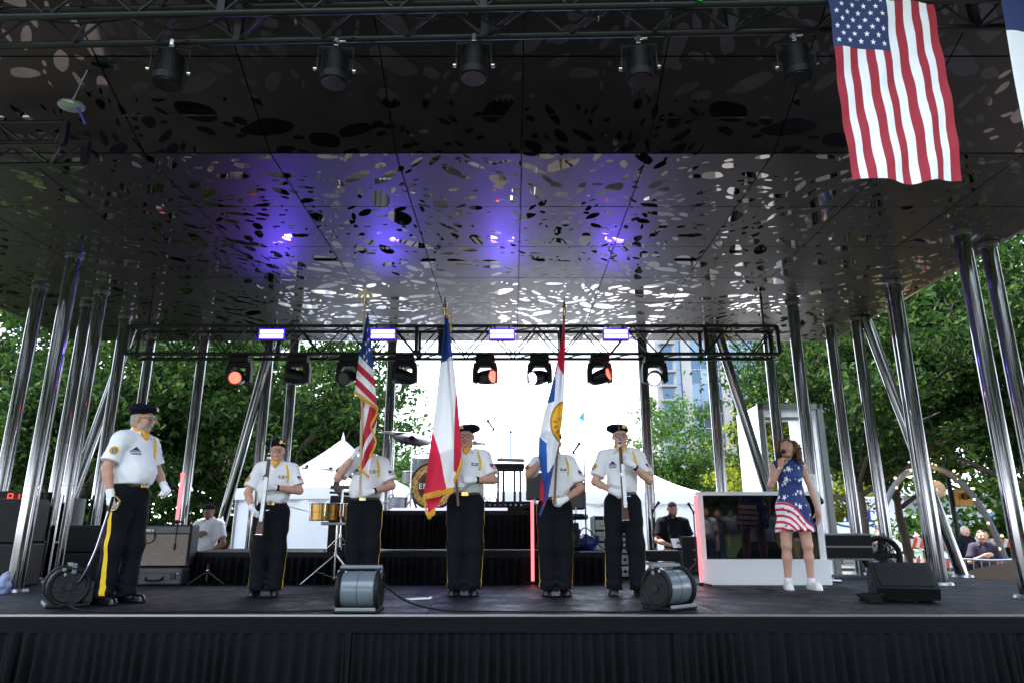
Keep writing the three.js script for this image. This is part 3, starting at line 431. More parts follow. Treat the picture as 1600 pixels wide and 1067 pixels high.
person({ ...uniform, label: 'guard carrying the flag with the gold seal, face hidden by cloth', pos: [.46, ST, -7.55], h: 1.68, belly: 1.0, skin: 'tan', hair: 'dark', beret: -1, ribbons: 'dark', watch: 0, stance: .09,
  arms: [arm([-.29, 1.28, .12], [-.14, 1.44, .18], [.75, .35, .1], [.6, -.4, -.6], -1, .8), arm([.30, 1.13, .05], [.09, 1.0, .22], [-.9, -.25, .2], [-.1, .1, -1], 1, 1.15)] });
person({ ...uniform, label: 'tall man in white shirt and beret holding a rifle before his face', pos: [1.2, ST, -7.6], h: 1.765, belly: .98, skin: 'pale', hair: 'grey', glasses: 'thin', beret: -1, ribbons: 'dark', watch: 2, stance: .125, turn: R(-4),
  arms: [arm([-.29, 1.15, .04], [-.11, 1.04, .22], [.85, -.2, .3], [.5, .1, -.8], -1, 1.1), arm([.285, 1.16, .1], [.09, 1.32, .24], [-.75, .6, .1], [-.2, -.1, -1], 1, 1.1)] });

// rifles held by two of them
function rifle(label, pos, rz, ry) {
  const o = thing('rifle', label, 'rifle', pos, ry, 'parade rifles'); o.rotation.z = rz;
  const woodM = mat([.07, .028, .018], .35), sling = M.white;
  part('bayonet', barG([0, .80, 0], [0, 1.02, 0], .007, 6, .003), M.steel, o); part('barrel', barG([0, .34, 0], [0, .82, 0], .011, 10), M.darkGrey, o);
  part('handguard', join([mv(rbox(.036, .3, .042, .012), 0, .60, 0)]), woodM, o);
  part('barrel_band', join([mv(cyl(.024, .024, .022, 14), 0, .76, 0), mv(cyl(.024, .024, .022, 14), 0, .46, 0), mv(sph(.017, 10, 8), 0, .80, .012)]), M.chrome, o);
  part('receiver', rbox(.042, .24, .052, .01), woodM, o, [0, .32, 0]);
  part('bolt', join([barG([0, .23, .01], [.055, .23, .02], .007, 8), mv(sph(.013, 10, 8), .06, .23, .02)]), M.chrome, o);
  part('stock', (() => { const s = new THREE.Shape(); s.moveTo(-.02, .22); s.lineTo(.02, .22); s.lineTo(.022, .12); s.lineTo(.03, 0); s.lineTo(-.03, 0); s.lineTo(-.022, .12); return new THREE.ExtrudeGeometry(s, { depth: .03, bevelEnabled: true, bevelSize: .006, bevelThickness: .006, bevelSegments: 2 }).translate(0, 0, -.015); })(), woodM, o);
  part('butt_plate', rbox(.07, .012, .05, .004), M.chrome, o, [0, -.008, 0]);
  part('sling', join([mv(rbox(.034, .44, .008, .003), .004, .34, .045), barG([0, .55, .03], [.002, .56, .05], .006, 6), barG([0, .13, .03], [.002, .12, .05], .006, 6), mv(rbox(.04, .03, .014, .004), .004, .16, .047)]), sling, o);
  return o;
}
rifle('wooden rifle with white sling held by the short guard', [-2.56, ST + .62, -7.18], -.035, R(10));
rifle('wooden rifle with white sling held upright before the tall guard', [1.17, ST + .76, -7.27], .03, 0);
{ // sabre
  const o = thing('sabre', 'curved sabre in a shining scabbard hanging from a gloved fist', 'sabre', [-3.76, ST - .08, -6.41], R(76));
  const pts = [[0, .90, .10], [0, .72, .06], [0, .55, .02], [0, .38, -.05], [0, .24, -.14]];
  part('scabbard', tubeG(pts, .013, 24, 8), mat([.3, .28, .5], .12, 1), o); part('guard', tubeG([[0, .90, .1], [.035, .92, .14], [.03, .99, .17], [0, 1.04, .14]], .008, 16, 6), M.brass, o); part('grip', barG([0, .9, .1], [0, 1.03, .12], .012, 8), M.black, o); part('tip', mv(sph(.016, 10, 8), 0, .24, -.14), M.brass, o);
}

// the singer
{
  const dressTex = canvas(1536, 1024, (c, w, h) => {
    c.fillStyle = '#16306f'; c.fillRect(0, 0, w, h); const r = rng(4);
    const star = (x, y, R0, col, rot = 0) => { c.fillStyle = col; c.beginPath(); for (let i = 0; i < 10; i++) { const a = rot - Math.PI / 2 + i * Math.PI / 5, q = i % 2 ? R0 * .42 : R0; c.lineTo(x + q * Math.cos(a), y + q * Math.sin(a)); } c.fill(); };
    // lower sweep of stripes on the front, from upper left falling to lower right
    const cx = w * .5;
    c.save(); c.beginPath(); c.moveTo(0, h * .62); c.lineTo(cx - 330, h * .60); c.quadraticCurveTo(cx - 60, h * .58, cx + 90, h * .76); c.quadraticCurveTo(cx + 180, h * .88, cx + 330, h * 1.0); c.lineTo(w, h); c.lineTo(0, h); c.clip(); c.fillStyle = '#f1eef2'; c.fillRect(0, 0, w, h);
    c.lineWidth = 34; c.strokeStyle = '#cf1638';
    for (let i = 0; i < 5; i++) { const o = i * 88; c.beginPath(); c.moveTo(-20, h * .63 + o); c.lineTo(cx - 330, h * .62 + o); c.quadraticCurveTo(cx - 70 - o * .2, h * .60 + o, cx + 80 - o * .35, h * .77 + o); c.quadraticCurveTo(cx + 170 - o * .4, h * .89 + o, cx + 330, h * 1.02 + o); c.stroke(); }
    for (const [x, y] of [[-230, .69], [-20, .70], [30, .80], [120, .9], [-150, .74], [-190, .93], [-420, .72]]) star(cx + x, h * y, 26, '#1a2c6c', r() * 2);
    c.restore();
    for (let i = 0; i < 90; i++) { const x = (i * .618 % 1) * w, y = (i * .2764 + .07 * r()) % 1 * h * .9, inSweep = y > h * (.56 + .42 * Math.max(0, Math.min(1, (x - cx + 150) / 480))); if (!inSweep) star(x, y, [52, 34, 14, 18][i % 4], '#f4f3f8', r() * .6); }
  });
  const dressM = mat([1, 1, 1], .62, 0, { map: dressTex });
  const s = person({ label: 'woman in a sleeveless stars and stripes dress singing into a microphone', pos: [3.28, ST, -8.2], turn: R(-6), h: 1.70, female: true, dress: true, bareLegs: true, sneaker: true, socks: true, shoeMat: mat([.72, .71, .68], .6), skin: 'pale', hair: 'brown', bald: false, closed: true, mouthOpen: true, yaw: R(-22), pitch: R(-13), stance: .13,
    arms: [arm([-.255, 1.185, .09], [-.145, 1.395, .2], [.12, .9, -.1], [.8, .1, -.6], -1, 1.0), arm([.245, 1.14, -.01], [.27, .90, .05], [.05, -1, .08], [-.9, 0, .3], 1, .35)] });
  const P = [rc([0, 1.06, 0], [0, 1.12, .005], .118, .122, .05, { flat: .76, fz: 0 }), rc([0, 1.14, .01], [0, 1.33, .0], .124, .136, .06, { flat: .78, fz: 0 }), el([-.062, 1.27, .075], [.06, .06, .05], .05), el([.062, 1.27, .075], [.06, .06, .05], .05), rc([0, 1.40, -.012], [-.14, 1.425, -.013], .088, .07, .04), rc([0, 1.40, -.012], [.14, 1.425, -.013], .088, .07, .04), rc([-.07, .93, 0], [.07, .93, 0], .125, .125, .06), rc([0, 1.34, -.004], [0, 1.41, -.01], .14, .118, .05, { flat: .66, fz: 0 }), rc([0, 1.05, 0], [0, .66, .01], .125, .225, .06, { flat: .74, fz: 0, cut: 1 }), rc([-.04, 1.5, .03], [-.05, 1.455, .085], .013, .012, .012), rc([.04, 1.5, .03], [.05, 1.455, .085], .013, .012, .012), rc([-.04, 1.5, .03], [.04, 1.5, -.04], .016, .016, .02)];
  const dg = sdfGeo({ prims: P, noise: (x, y, z) => fold(.01, 10, 6, 10, 6)(x, y, z) + (y < 1 ? .012 * (1 - y) * 2.2 * Math.sin(Math.atan2(x, z) * 11 + 1) : 0) }, .0095);
  worldUV(dg, (x, y, z) => .5 + Math.atan2(x, z + .0) / 6.283, (x, y) => (y - .66) / (1.5 - .66)); s.addp('dress', dg, dressM);
  // curly hair: a cap and many ringlets
  const hairM = mat([.15, .075, .036], .55), r = rng(9), G = [sdfGeo({ prims: [el([0, .045, -.03], [.083, .085, .092], .02), el([0, -.03, -.07], [.07, .08, .05], .03)], noise: fold(.025, 40, 40, 40, 4), clip: [[0, -.35, 1, .052]] }, .008)];
  for (let i = 0; i < 330; i++) { const a = (r() * 1.5 + .25) * Math.PI - Math.PI * .5, th = Math.PI * .5 + (r() - .5) * Math.PI * 1.55 + Math.PI, y0 = .10 - r() * .10, R0 = .085, sx = Math.cos(th) * R0, sz = Math.sin(th) * R0 * 1.1 - .025, L = .10 + r() * .13, ph = r() * 6, w = .012 + r() * .008, pts = [];
    if (sz > .02) continue;
    for (let j = 0; j <= 12; j++) { const t = j / 12, out = 1 + (.5 + (sx > 0 ? .18 : 0)) * Math.sin(t * 1.9), c = ph + t * 15; pts.push([sx * out + Math.cos(c) * w, y0 - L * t + .012 * Math.sin(c * .5), sz * out + Math.sin(c) * w]); }
    G.push(tubeG(pts, .0045 + r() * .003, 22, 4)); }
  const hg = join(G.map(q => { q.deleteAttribute('color'); return q; })); s.addp('curly_hair', s.inHead(hg), hairM);
  s.addp('earring', s.inHead(mv(tor(.014, .003, 6, 14), .083, -.05, .0, 0, .8)), M.gold);
  s.addp('bracelet', mv(tor(.028, .006, 6, 18), -.155, 1.38, .19, 1.3, 0, .3), M.white);
  const mic = thing('microphone', 'black handheld microphone at the mouth of the singer', 'microphone', [3.28, ST, -8.2], R(-6));
  part('handle', barG([-.20, 1.485, .26], [-.095, 1.535, .185], .012, 12, .017), M.black, mic); part('grille', mv(sph(.026, 16, 12), -.085, 1.54, .176), M.darkGrey, mic);
}

// crew and passers-by behind the stage
const tee = mat([.70, .72, .76], .85), navyPolo = mat([.007, .008, .013], .85, 0, { specularIntensity: .3 }), khaki = mat([.42, .33, .22], .85), denim = mat([.04, .07, .15], .85), hang = (i, c = .4) => i ? arm([.265, 1.13, -.02], [.27, .89, .05], [0, -1, .1], [-1, 0, .1], 1, c) : arm([-.265, 1.13, -.02], [-.27, .89, .05], [0, -1, .1], [1, 0, .1], -1, c);
person({ label: 'man in white tee shirt and dark cap, hand on his chest', pos: [-4.92, .5, -11.45], turn: R(-5), h: 1.70, skin: 'brown', hair: 'dark', cap: true, sleeve: .7, shirtMat: tee, trouserMat: denim, hem: .9, belly: 1.1, arms: [arm([-.30, 1.15, .10], [-.08, 1.27, .2], [.95, .12, .1], [.1, 0, -1], -1, .2), arm([.30, 1.12, .02], [.17, .98, .2], [-.9, -.05, .3], [-.2, .2, -1], 1, .4)] });
person({ label: 'bearded man in a dark polo shirt reading a sheet of paper', pos: [2.62, .5, -11.5], h: 1.745, skin: 'tan', hair: 'dark', beard: true, shirtMat: navyPolo, trouserMat: khaki, hem: .9, belly: 1.02, pitch: .42, arms: [arm([-.28, 1.14, .03], [-.1, 1.06, .25], [.6, .05, .6], [.2, .9, -.3], -1, .5), arm([.28, 1.14, .03], [.1, 1.06, .25], [-.6, .05, .6], [-.2, .9, -.3], 1, .5)] });
{ const o = thing('paper_sheet', 'white sheet of paper held by the bearded man', 'paper', [2.62, .5 + 1.1, -11.17]); part('sheet', box(.22, .003, .2), M.white, o, [0, .0, 0], [.75, 0, 0]); part('clipboard', box(.23, .004, .21), M.darkGrey, o, [0, -.004, -.002], [.75, 0, 0]); }
const pp = (label, x, z, turn, h, sk, hr, sm, tm, extra = {}) => person({ coarse: true, label, pos: [x, x > 7 ? .2 : 0, z], turn: R(turn), h, skin: sk, hair: hr, shirtMat: sm, trouserMat: tm, hem: .9, arms: [hang(0), hang(1)], group: 'onlookers beyond the stage', ...extra });
const cm = c => mat(c, .85), purple = cm([.014, .008, .024]);
pp('woman in a dark purple top behind the steel barrier, hand on chest', 8.2, -12.4, -20, 1.6, 'tan', 'dark', purple, cm([.05, .05, .06]), { female: true, arms: [arm([-.28, 1.16, .1], [-.06, 1.28, .19], [.9, .15, .1], [.1, 0, -1], -1, .3), hang(1)] });
pp('grey haired person in a dark shirt before the striped barricade', 10.35, -16.2, 10, 1.68, 'pale', 'white', navyPolo, navyPolo);
pp('person in pale clothes beside the grey haired onlooker', 11.05, -16.6, 0, 1.58, 'pale', 'brown', cm([.4, .38, .36]), denim, { female: true });
pp('distant person in patterned shirt before the truck', 8.0, -15.5, 0, 1.6, 'pale', 'brown', cm([.15, .13, .1]), denim);
pp('person bending in a pink top behind the leaning column', 7.5, -12.6, 60, 1.62, 'tan', 'brown', cm([.55, .06, .12]), cm([.3, .3, .33]));
pp('person with reddish top beyond the white tee man', -6.6, -17.2, 0, 1.7, 'tan', 'dark', cm([.4, .06, .05]), denim);
pp('person in brown beyond the barrier left of the tent', -5.9, -16.6, 20, 1.65, 'brown', 'dark', cm([.22, .12, .07]), denim);
// people of the audience before the stage, who show in the black screen and the ceiling
const ap = (label, x, z, c, tm, sk, extra = {}) => person({ coarse: true, label, pos: [x, 0, z], turn: Math.PI, h: 1.74, skin: sk, hair: 'brown', shirtMat: cm(c), trouserMat: tm, hem: .9, arms: [hang(0), hang(1)], group: 'audience mirrored in the black screen', ...extra });
ap('spectator in a white shirt mirrored at the left of the screen', 4.75, -.5, [.6, .62, .65], denim, 'pale');
ap('spectator in a dark top mirrored in the screen', 5.3, .4, [.05, .06, .1], denim, 'tan', { female: true, h: 1.66 });
ap('large spectator in a light blue shirt mirrored mid screen', 5.95, -1.1, [.25, .33, .45], khaki, 'pale', { belly: 1.2, h: 1.82, cap: true });
ap('spectator in a red top mirrored in the screen', 6.5, .6, [.35, .06, .08], denim, 'tan', { h: 1.7 });
ap('spectator in a navy shirt mirrored at the right of the screen', 7.1, -.4, [.03, .05, .12], khaki, 'brown', { h: 1.76 });

// ---------- flags ----------
const starPath = (c, x, y, R0, rot = -Math.PI / 2) => { c.beginPath(); for (let i = 0; i < 10; i++) { const a = rot + i * Math.PI / 5, q = i % 2 ? R0 * .4 : R0; c.lineTo(x + q * Math.cos(a), y + q * Math.sin(a)); } c.closePath(); c.fill(); };
const RED = '#9c0f27', WHT = '#eeecf2', BLU = '#1b2a5e';
const cloth = (tex) => mat([1, 1, 1], .75, 0, { map: tex, side: THREE.DoubleSide, transmission: .12, thickness: 0 });
// a hanging sheet: width w, length L, billows; (s, t) = across, down
function sheet(w, L, ns, nt, fz, fx, uvf) {
  const pos = [], uv = [], I = [];
  for (let j = 0; j <= nt; j++) for (let i = 0; i <= ns; i++) { const s = i / ns, t = j / nt; pos.push((s - .5) * w + (fx ? fx(s, t) : 0), -t * L + (uvf.dy ? uvf.dy(s, t) : 0), fz(s, t)); uv.push(...uvf(s, t)); }
  for (let j = 0; j < nt; j++) for (let i = 0; i < ns; i++) { const a = j * (ns + 1) + i; I.push(a, a + ns + 1, a + 1, a + 1, a + ns + 1, a + ns + 2); }
  const g = new THREE.BufferGeometry(); g.setAttribute('position', new THREE.Float32BufferAttribute(pos, 3)); g.setAttribute('uv', new THREE.Float32BufferAttribute(uv, 2)); g.setIndex(I); g.computeVertexNormals(); return g;
}
{
  const us = canvas(1520, 800, (c, w, h) => {
    for (let i = 0; i < 13; i++) { c.fillStyle = i % 2 ? WHT : RED; c.fillRect(0, i * h / 13, w, h / 13 + 1); }
    c.fillStyle = BLU; c.fillRect(0, 0, w * .4, h * 7 / 13); c.fillStyle = '#f4f4fa';
    for (let r = 0; r < 9; r++) for (let k = 0; k < (r % 2 ? 5 : 6); k++) starPath(c, w * .4 * ((r % 2 ? 2 : 1) + 2 * k) / 12, h * 7 / 13 * (r + 1) / 10, 22, Math.PI);
    c.globalAlpha = .16; for (let i = 0; i < 13; i++) { c.fillStyle = '#300'; c.fillRect(0, i * h / 13 - 1, w, 2); } c.globalAlpha = 1;
  });
  const o = thing('hanging_flag', 'stars and stripes flag hanging straight down from the front truss', 'flag', [2.55, 5.60, -3.91]);
  const wav = (s, t) => .012 * Math.sin(s * 17 + t * 2) * (.4 + t) + .018 * Math.sin(t * 7 + s * 3) + .006 * Math.sin(t * 31 + s * 13) + .004 * (vnoise(s * 14, t * 40) - .5);
  const uvf = (s, t) => [t, 1 - s]; uvf.dy = (s, t) => t * .02 * Math.sin(s * 9);
  part('flag_cloth', sheet(.76, 1.66, 60, 120, wav, (s, t) => -.055 * t * (1 - s) * 0 + (s - .5) * -.05 * t - .04 * t, uvf), cloth(us), o);
  part('header_rope', barG([-.4, .012, 0], [.4, .012, 0], .01, 8), M.white, o);
  const tx = canvas(600, 400, (c, w, h) => { c.fillStyle = '#16285e'; c.fillRect(0, 0, w / 3, h); c.fillStyle = WHT; c.fillRect(w / 3, 0, w, h / 2); starPath(c, w / 6, h / 2, 70, Math.PI); c.fillStyle = RED; c.fillRect(w / 3, h / 2, w, h / 2); });
  const p = thing('hanging_flag', 'lone star flag cut off by the right edge, hanging from the truss', 'flag', [3.76, 5.60, -3.91]);
  part('flag_cloth', sheet(.8, 1.6, 50, 80, (s, t) => .02 * Math.sin(s * 15 + t * 3) * (.4 + t) + .015 * Math.sin(t * 6 + 1), (s, t) => -.05 * t, (s, t) => [t, 1 - s]), cloth(tx), p);
  part('header_rope', barG([-.42, .012, 0], [.42, .012, 0], .01, 8), M.white, p);
}
// carried flags: outlines (x, y) of each fold in metres, print laid on the hanging cloth
function draped(parent, left, right, z0, depth, phase, tex, rect, folds = 2.2, name = 'flag_cloth') {
  const at = (P, t) => { const n = P.length - 1, f = Math.min(n - 1e-6, t * n), i = Math.floor(f), a = f - i; return [P[i][0] + (P[i + 1][0] - P[i][0]) * a, P[i][1] + (P[i + 1][1] - P[i][1]) * a]; };
  const ns = 28, nt = 70, pos = [], uv = [], I = [];
  for (let j = 0; j <= nt; j++) for (let i = 0; i <= ns; i++) { const s = i / ns, t = j / nt, a = at(left, t), b = at(right, t), x = a[0] + (b[0] - a[0]) * s, y = a[1] + (b[1] - a[1]) * s; const w = Math.abs(b[0] - a[0]); pos.push(x, y, z0 + depth * Math.min(1, w / .1) * (Math.cos(s * Math.PI * folds + phase + t * .8) * .7 + .4 * Math.sin(s * 9 + t * 4))); uv.push((x - rect[0]) / (rect[2] - rect[0]), (y - rect[1]) / (rect[3] - rect[1])); }
  for (let j = 0; j < nt; j++) for (let i = 0; i < ns; i++) { const a = j * (ns + 1) + i; I.push(a, a + ns + 1, a + 1, a + 1, a + ns + 1, a + ns + 2); }
  const g = new THREE.BufferGeometry(); g.setAttribute('position', new THREE.Float32BufferAttribute(pos, 3)); g.setAttribute('uv', new THREE.Float32BufferAttribute(uv, 2)); g.setIndex(I); g.computeVertexNormals(); return part(name, g, cloth(tex), parent);
}
function fringe(parent, pts, len, drop = [0, -1], z = 0) {       // bullion fringe: a braid with many hanging threads
  const G = [], c = new THREE.CatmullRomCurve3(pts.map(p => V(p[0], p[1], (p[2] ?? 0) + z)), false, 'catmullrom', 0); const L = c.getLength(), n = Math.round(L / .0075), r = rng(n);
  for (let i = 0; i <= n; i++) { const p = c.getPointAt(i / n), l = len * (.85 + .3 * r()); G.push(barG([p.x, p.y, p.z], [p.x + drop[0] * l + (r() - .5) * .008, p.y + drop[1] * l, p.z + (r() - .5) * .012], .0052, 4, .004)); }
  G.push(tubeG(pts.map(p => [p[0], p[1], (p[2] ?? 0) + z]), .008, 30, 5)); return part('gold_fringe', join(G), fringeMat, parent);
}
function flagpole(name, label, a, b, finial) { const o = thing(name, label, 'flag pole', [0, 0, 0], 0, 'poles of the carried flags'); bar('staff', a, b, .0135, finial === 'eagle' ? mat([.45, .33, .15], .35) : mat([.16, .09, .045], .35), o);
  const [x, y, z] = b; part('ferrule', barG([x, y - .05, z], [x, y + .03, z], .017, 12), M.brass, o);
  if (finial === 'eagle') { const P = [el([x, y + .075, z], [.022, .045, .022], .02), el([x + .004, y + .125, z + .012], [.013, .016, .016], .01), rc([x, y + .03, z], [x, y + .05, z], .018, .014, .02)]; for (const s of [-1, 1]) P.push(rc([x + s * .01, y + .1, z], [x + s * .06, y + .085, z], .02, .016, .015), rc([x + s * .06, y + .085, z], [x + s * .085, y + .03, z - .01], .017, .008, .015), rc([x + s * .045, y + .08, z], [x + s * .06, y + .03, z - .006], .016, .008, .015)); part('eagle', sdfGeo({ prims: P }, .006), mat([.62, .52, .3], .38, .25), o); }
  else { part('spear_point', join([mv(new THREE.ConeGeometry(.02, .14, 10), x, y + .12, z), mv(sph(.018, 12, 8), x, y + .04, z), mv(tor(.016, .006, 6, 14), x, y + .02, z, Math.PI / 2)]), M.brass, o); }
  return o; }
{
  flagpole('flag_pole', 'pale wooden flag pole topped with a gold eagle', [-1.60, 2.16, -7.36], [-1.675, 4.32, -7.36], 'eagle');
  const rect = [-1.74, 2.3, -1.42, 4.22], tex = canvas(512, 1536, (c, w, h) => {
    const X = x => (x - rect[0]) / (rect[2] - rect[0]) * w, Y = y => (rect[3] - y) / (rect[3] - rect[1]) * h, poly = (col, ...p) => { c.fillStyle = col; c.beginPath(); p.forEach(q => c.lineTo(X(q[0]), Y(q[1]))); c.fill(); };
    c.fillStyle = WHT; c.fillRect(0, 0, w, h);
    poly('#1d3a80', [-1.74, 4.3], [-1.42, 4.3], [-1.42, 3.40], [-1.55, 3.52], [-1.74, 3.72]);
    c.fillStyle = '#f2f2f8'; for (const [x, y] of [[-1.612, 3.95], [-1.596, 3.83], [-1.63, 3.80], [-1.61, 3.70], [-1.575, 3.72], [-1.6, 3.60], [-1.64, 3.66]]) starPath(c, X(x), Y(y), 26, -1.2);
    for (let i = 0; i < 4; i++) { const y = 3.60 - i * .175; poly('#c01534', [-1.74, y + .02], [-1.42, y - .28], [-1.42, y - .365], [-1.74, y - .065]); }
    // lower fold: stripes falling to the left
    c.save(); c.beginPath(); [[-1.74, 3.235], [-1.42, 3.03], [-1.42, 2.2], [-1.74, 2.2]].forEach(q => c.lineTo(X(q[0]), Y(q[1]))); c.clip(); c.fillStyle = WHT; c.fillRect(0, 0, w, h);
    poly('#c01534', [-1.635, 3.20], [-1.60, 3.2], [-1.635, 2.95], [-1.66, 2.95]); poly('#c01534', [-1.55, 3.10], [-1.42, 3.1], [-1.50, 2.86], [-1.615, 2.62], [-1.64, 2.62], [-1.6, 2.85]); poly('#c01534', [-1.42, 2.95], [-1.42, 2.62], [-1.51, 2.6], [-1.58, 2.42], [-1.62, 2.42], [-1.57, 2.62]); poly('#c01534', [-1.5, 2.5], [-1.53, 2.34], [-1.47, 2.3], [-1.45, 2.55]);
    c.restore();
  });
  const o = thing('carried_flag', 'draped stars and stripes flag with gold fringe under the eagle', 'flag', [0, 0, 0], 0, 'flags carried by the colour guard');
  draped(o, [[-1.625, 4.16], [-1.645, 3.97], [-1.665, 3.76], [-1.69, 3.58], [-1.705, 3.40], [-1.713, 3.26]], [[-1.615, 4.14], [-1.585, 3.98], [-1.56, 3.76], [-1.525, 3.52], [-1.49, 3.28], [-1.465, 3.09]], -7.31, .03, .4, tex, rect);
  fringe(o, [[-1.713, 3.26, -7.295], [-1.6, 3.18, -7.27], [-1.465, 3.09, -7.31]], .032, [-.1, -1]);
  draped(o, [[-1.655, 3.3], [-1.645, 3.05], [-1.64, 2.78], [-1.635, 2.46]], [[-1.46, 3.1], [-1.475, 2.86], [-1.5, 2.6], [-1.52, 2.36]], -7.355, .026, 1.4, tex, rect, 2.6, 'flag_fold');
  fringe(o, [[-1.636, 2.46, -7.345], [-1.58, 2.41, -7.33], [-1.518, 2.355, -7.35]], .028, [.05, -1]);
  fringe(o, [[-1.46, 3.1, -7.33], [-1.465, 3.02, -7.32], [-1.52, 2.89, -7.32], [-1.455, 2.71, -7.32], [-1.515, 2.56, -7.33]], .024, [.25, -1]);
}
{
  flagpole('flag_pole', 'dark flag pole with a brass tip inside the lone star flag', [-.56, 2.05, -7.3], [-.755, 4.16, -7.3], 'spear');
  const rect = [-.95, 1.9, -.48, 4.1], tex = canvas(512, 1536, (c, w, h) => {
    const X = x => (x - rect[0]) / (rect[2] - rect[0]) * w, Y = y => (rect[3] - y) / (rect[3] - rect[1]) * h, poly = (col, ...p) => { c.fillStyle = col; c.beginPath(); p.forEach(q => c.lineTo(X(q[0]), Y(q[1]))); c.fill(); };
    c.fillStyle = '#e9e8ea'; c.fillRect(0, 0, w, h);
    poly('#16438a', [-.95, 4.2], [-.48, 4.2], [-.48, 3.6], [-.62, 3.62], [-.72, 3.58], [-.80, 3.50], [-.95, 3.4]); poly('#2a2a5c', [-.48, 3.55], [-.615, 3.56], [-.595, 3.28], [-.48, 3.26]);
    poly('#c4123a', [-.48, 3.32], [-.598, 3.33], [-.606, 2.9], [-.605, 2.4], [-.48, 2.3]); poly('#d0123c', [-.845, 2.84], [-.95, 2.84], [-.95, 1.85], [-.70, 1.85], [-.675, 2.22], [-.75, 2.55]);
  });
  const o = thing('carried_flag', 'tall draped lone star flag, blue above white and red, gold fringe', 'flag', [0, 0, 0], 0, 'flags carried by the colour guard');
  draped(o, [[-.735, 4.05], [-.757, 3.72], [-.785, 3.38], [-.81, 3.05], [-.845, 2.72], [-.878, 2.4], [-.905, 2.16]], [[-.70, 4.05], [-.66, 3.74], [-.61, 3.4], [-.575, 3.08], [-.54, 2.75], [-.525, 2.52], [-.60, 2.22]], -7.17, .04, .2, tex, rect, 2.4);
  fringe(o, [[-.905, 2.155, -7.16], [-.83, 2.17, -7.13], [-.72, 2.2, -7.16], [-.60, 2.225, -7.15]], .055, [-.15, -1]);
  fringe(o, [[-.525, 2.53, -7.16], [-.55, 2.42, -7.14], [-.6, 2.3, -7.14]], .045, [.2, -1]);
  draped(o, [[-.88, 2.16], [-.88, 2.08], [-.86, 2.0], [-.84, 1.97]], [[-.68, 2.2], [-.72, 2.12], [-.78, 2.03], [-.82, 1.97]], -7.2, .015, .6, tex, rect, 1.4, 'flag_fold');
  fringe(o, [[-.895, 2.13, -7.19], [-.885, 2.03, -7.18], [-.845, 1.97, -7.18], [-.79, 2.02, -7.18]], .06, [0, -1]);
  part('cord_tassel', join([tubeG([[-.73, 4.08, -7.28], [-.69, 4.12, -7.22], [-.672, 4.05, -7.2], [-.675, 3.92, -7.19]], .008, 14, 6), mv(new THREE.ConeGeometry(.018, .16, 8), -.674, 3.98, -7.19)]), fringeMat, o);
}
{
  flagpole('flag_pole', 'dark flag pole with a brass tip inside the gold seal flag', [.44, 2.06, -7.3], [.588, 4.16, -7.3], 'spear');
  const rect = [.2, 1.85, .65, 4.05], tex = canvas(640, 1536, (c, w, h) => {
    const X = x => (x - rect[0]) / (rect[2] - rect[0]) * w, Y = y => (rect[3] - y) / (rect[3] - rect[1]) * h, poly = (col, ...p) => { c.fillStyle = col; c.beginPath(); p.forEach(q => c.lineTo(X(q[0]), Y(q[1]))); c.fill(); };
    c.fillStyle = '#e9e8f0'; c.fillRect(0, 0, w, h);
    poly('#c8123f', [.2, 4.1], [.65, 4.1], [.65, 3.38], [.55, 3.42], [.50, 3.545], [.475, 3.42], [.2, 3.46]);
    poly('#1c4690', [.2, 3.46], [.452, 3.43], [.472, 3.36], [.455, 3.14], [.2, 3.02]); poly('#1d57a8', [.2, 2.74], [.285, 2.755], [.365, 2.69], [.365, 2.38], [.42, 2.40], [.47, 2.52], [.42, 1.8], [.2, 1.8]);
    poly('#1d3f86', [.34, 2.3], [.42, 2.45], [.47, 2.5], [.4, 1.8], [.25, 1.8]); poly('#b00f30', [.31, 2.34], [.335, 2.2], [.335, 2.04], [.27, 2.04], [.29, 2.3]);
    c.save(); c.translate(X(.555), Y(2.9)); c.scale(.9, .66); const rr = w * .37; c.fillStyle = '#4a3410'; c.beginPath(); c.arc(0, 0, rr, 0, 7); c.fill(); c.fillStyle = '#e0a01a'; c.beginPath(); c.arc(0, 0, rr * .95, 0, 7); c.fill(); c.strokeStyle = '#4a3410'; c.lineWidth = 6; c.beginPath(); c.arc(0, 0, rr * .9, 0, 7); c.stroke(); c.fillStyle = '#c98a12'; starPath(c, 0, -10, rr * .55); c.strokeStyle = '#5a4012'; c.lineWidth = 4; c.stroke(); c.fillStyle = '#3a2a0c'; c.font = 'bold 78px sans-serif'; c.textAlign = 'center';
    'TEXAS'.split('').forEach((ch, i) => { const a = Math.PI * (1.02 - i * .125); c.save(); c.translate(Math.cos(a) * rr * .68, Math.sin(a) * rr * .68); c.rotate(a - Math.PI / 2); c.fillText(ch, 0, 24); c.restore(); }); c.restore();
  });
  const o = thing('carried_flag', 'draped red, white and blue flag with a round gold seal', 'flag', [0, 0, 0], 0, 'flags carried by the colour guard');
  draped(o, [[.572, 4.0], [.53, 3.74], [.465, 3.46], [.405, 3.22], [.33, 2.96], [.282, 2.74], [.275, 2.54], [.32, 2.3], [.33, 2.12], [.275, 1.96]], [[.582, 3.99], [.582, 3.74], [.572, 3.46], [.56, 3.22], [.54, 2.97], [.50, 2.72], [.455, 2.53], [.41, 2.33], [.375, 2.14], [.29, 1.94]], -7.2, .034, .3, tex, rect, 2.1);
  draped(o, [[.31, 2.42], [.292, 2.25], [.285, 2.1]], [[.38, 2.42], [.35, 2.25], [.335, 2.09]], -7.235, .01, .3, tex, rect, 1.5, 'flag_fold');
}

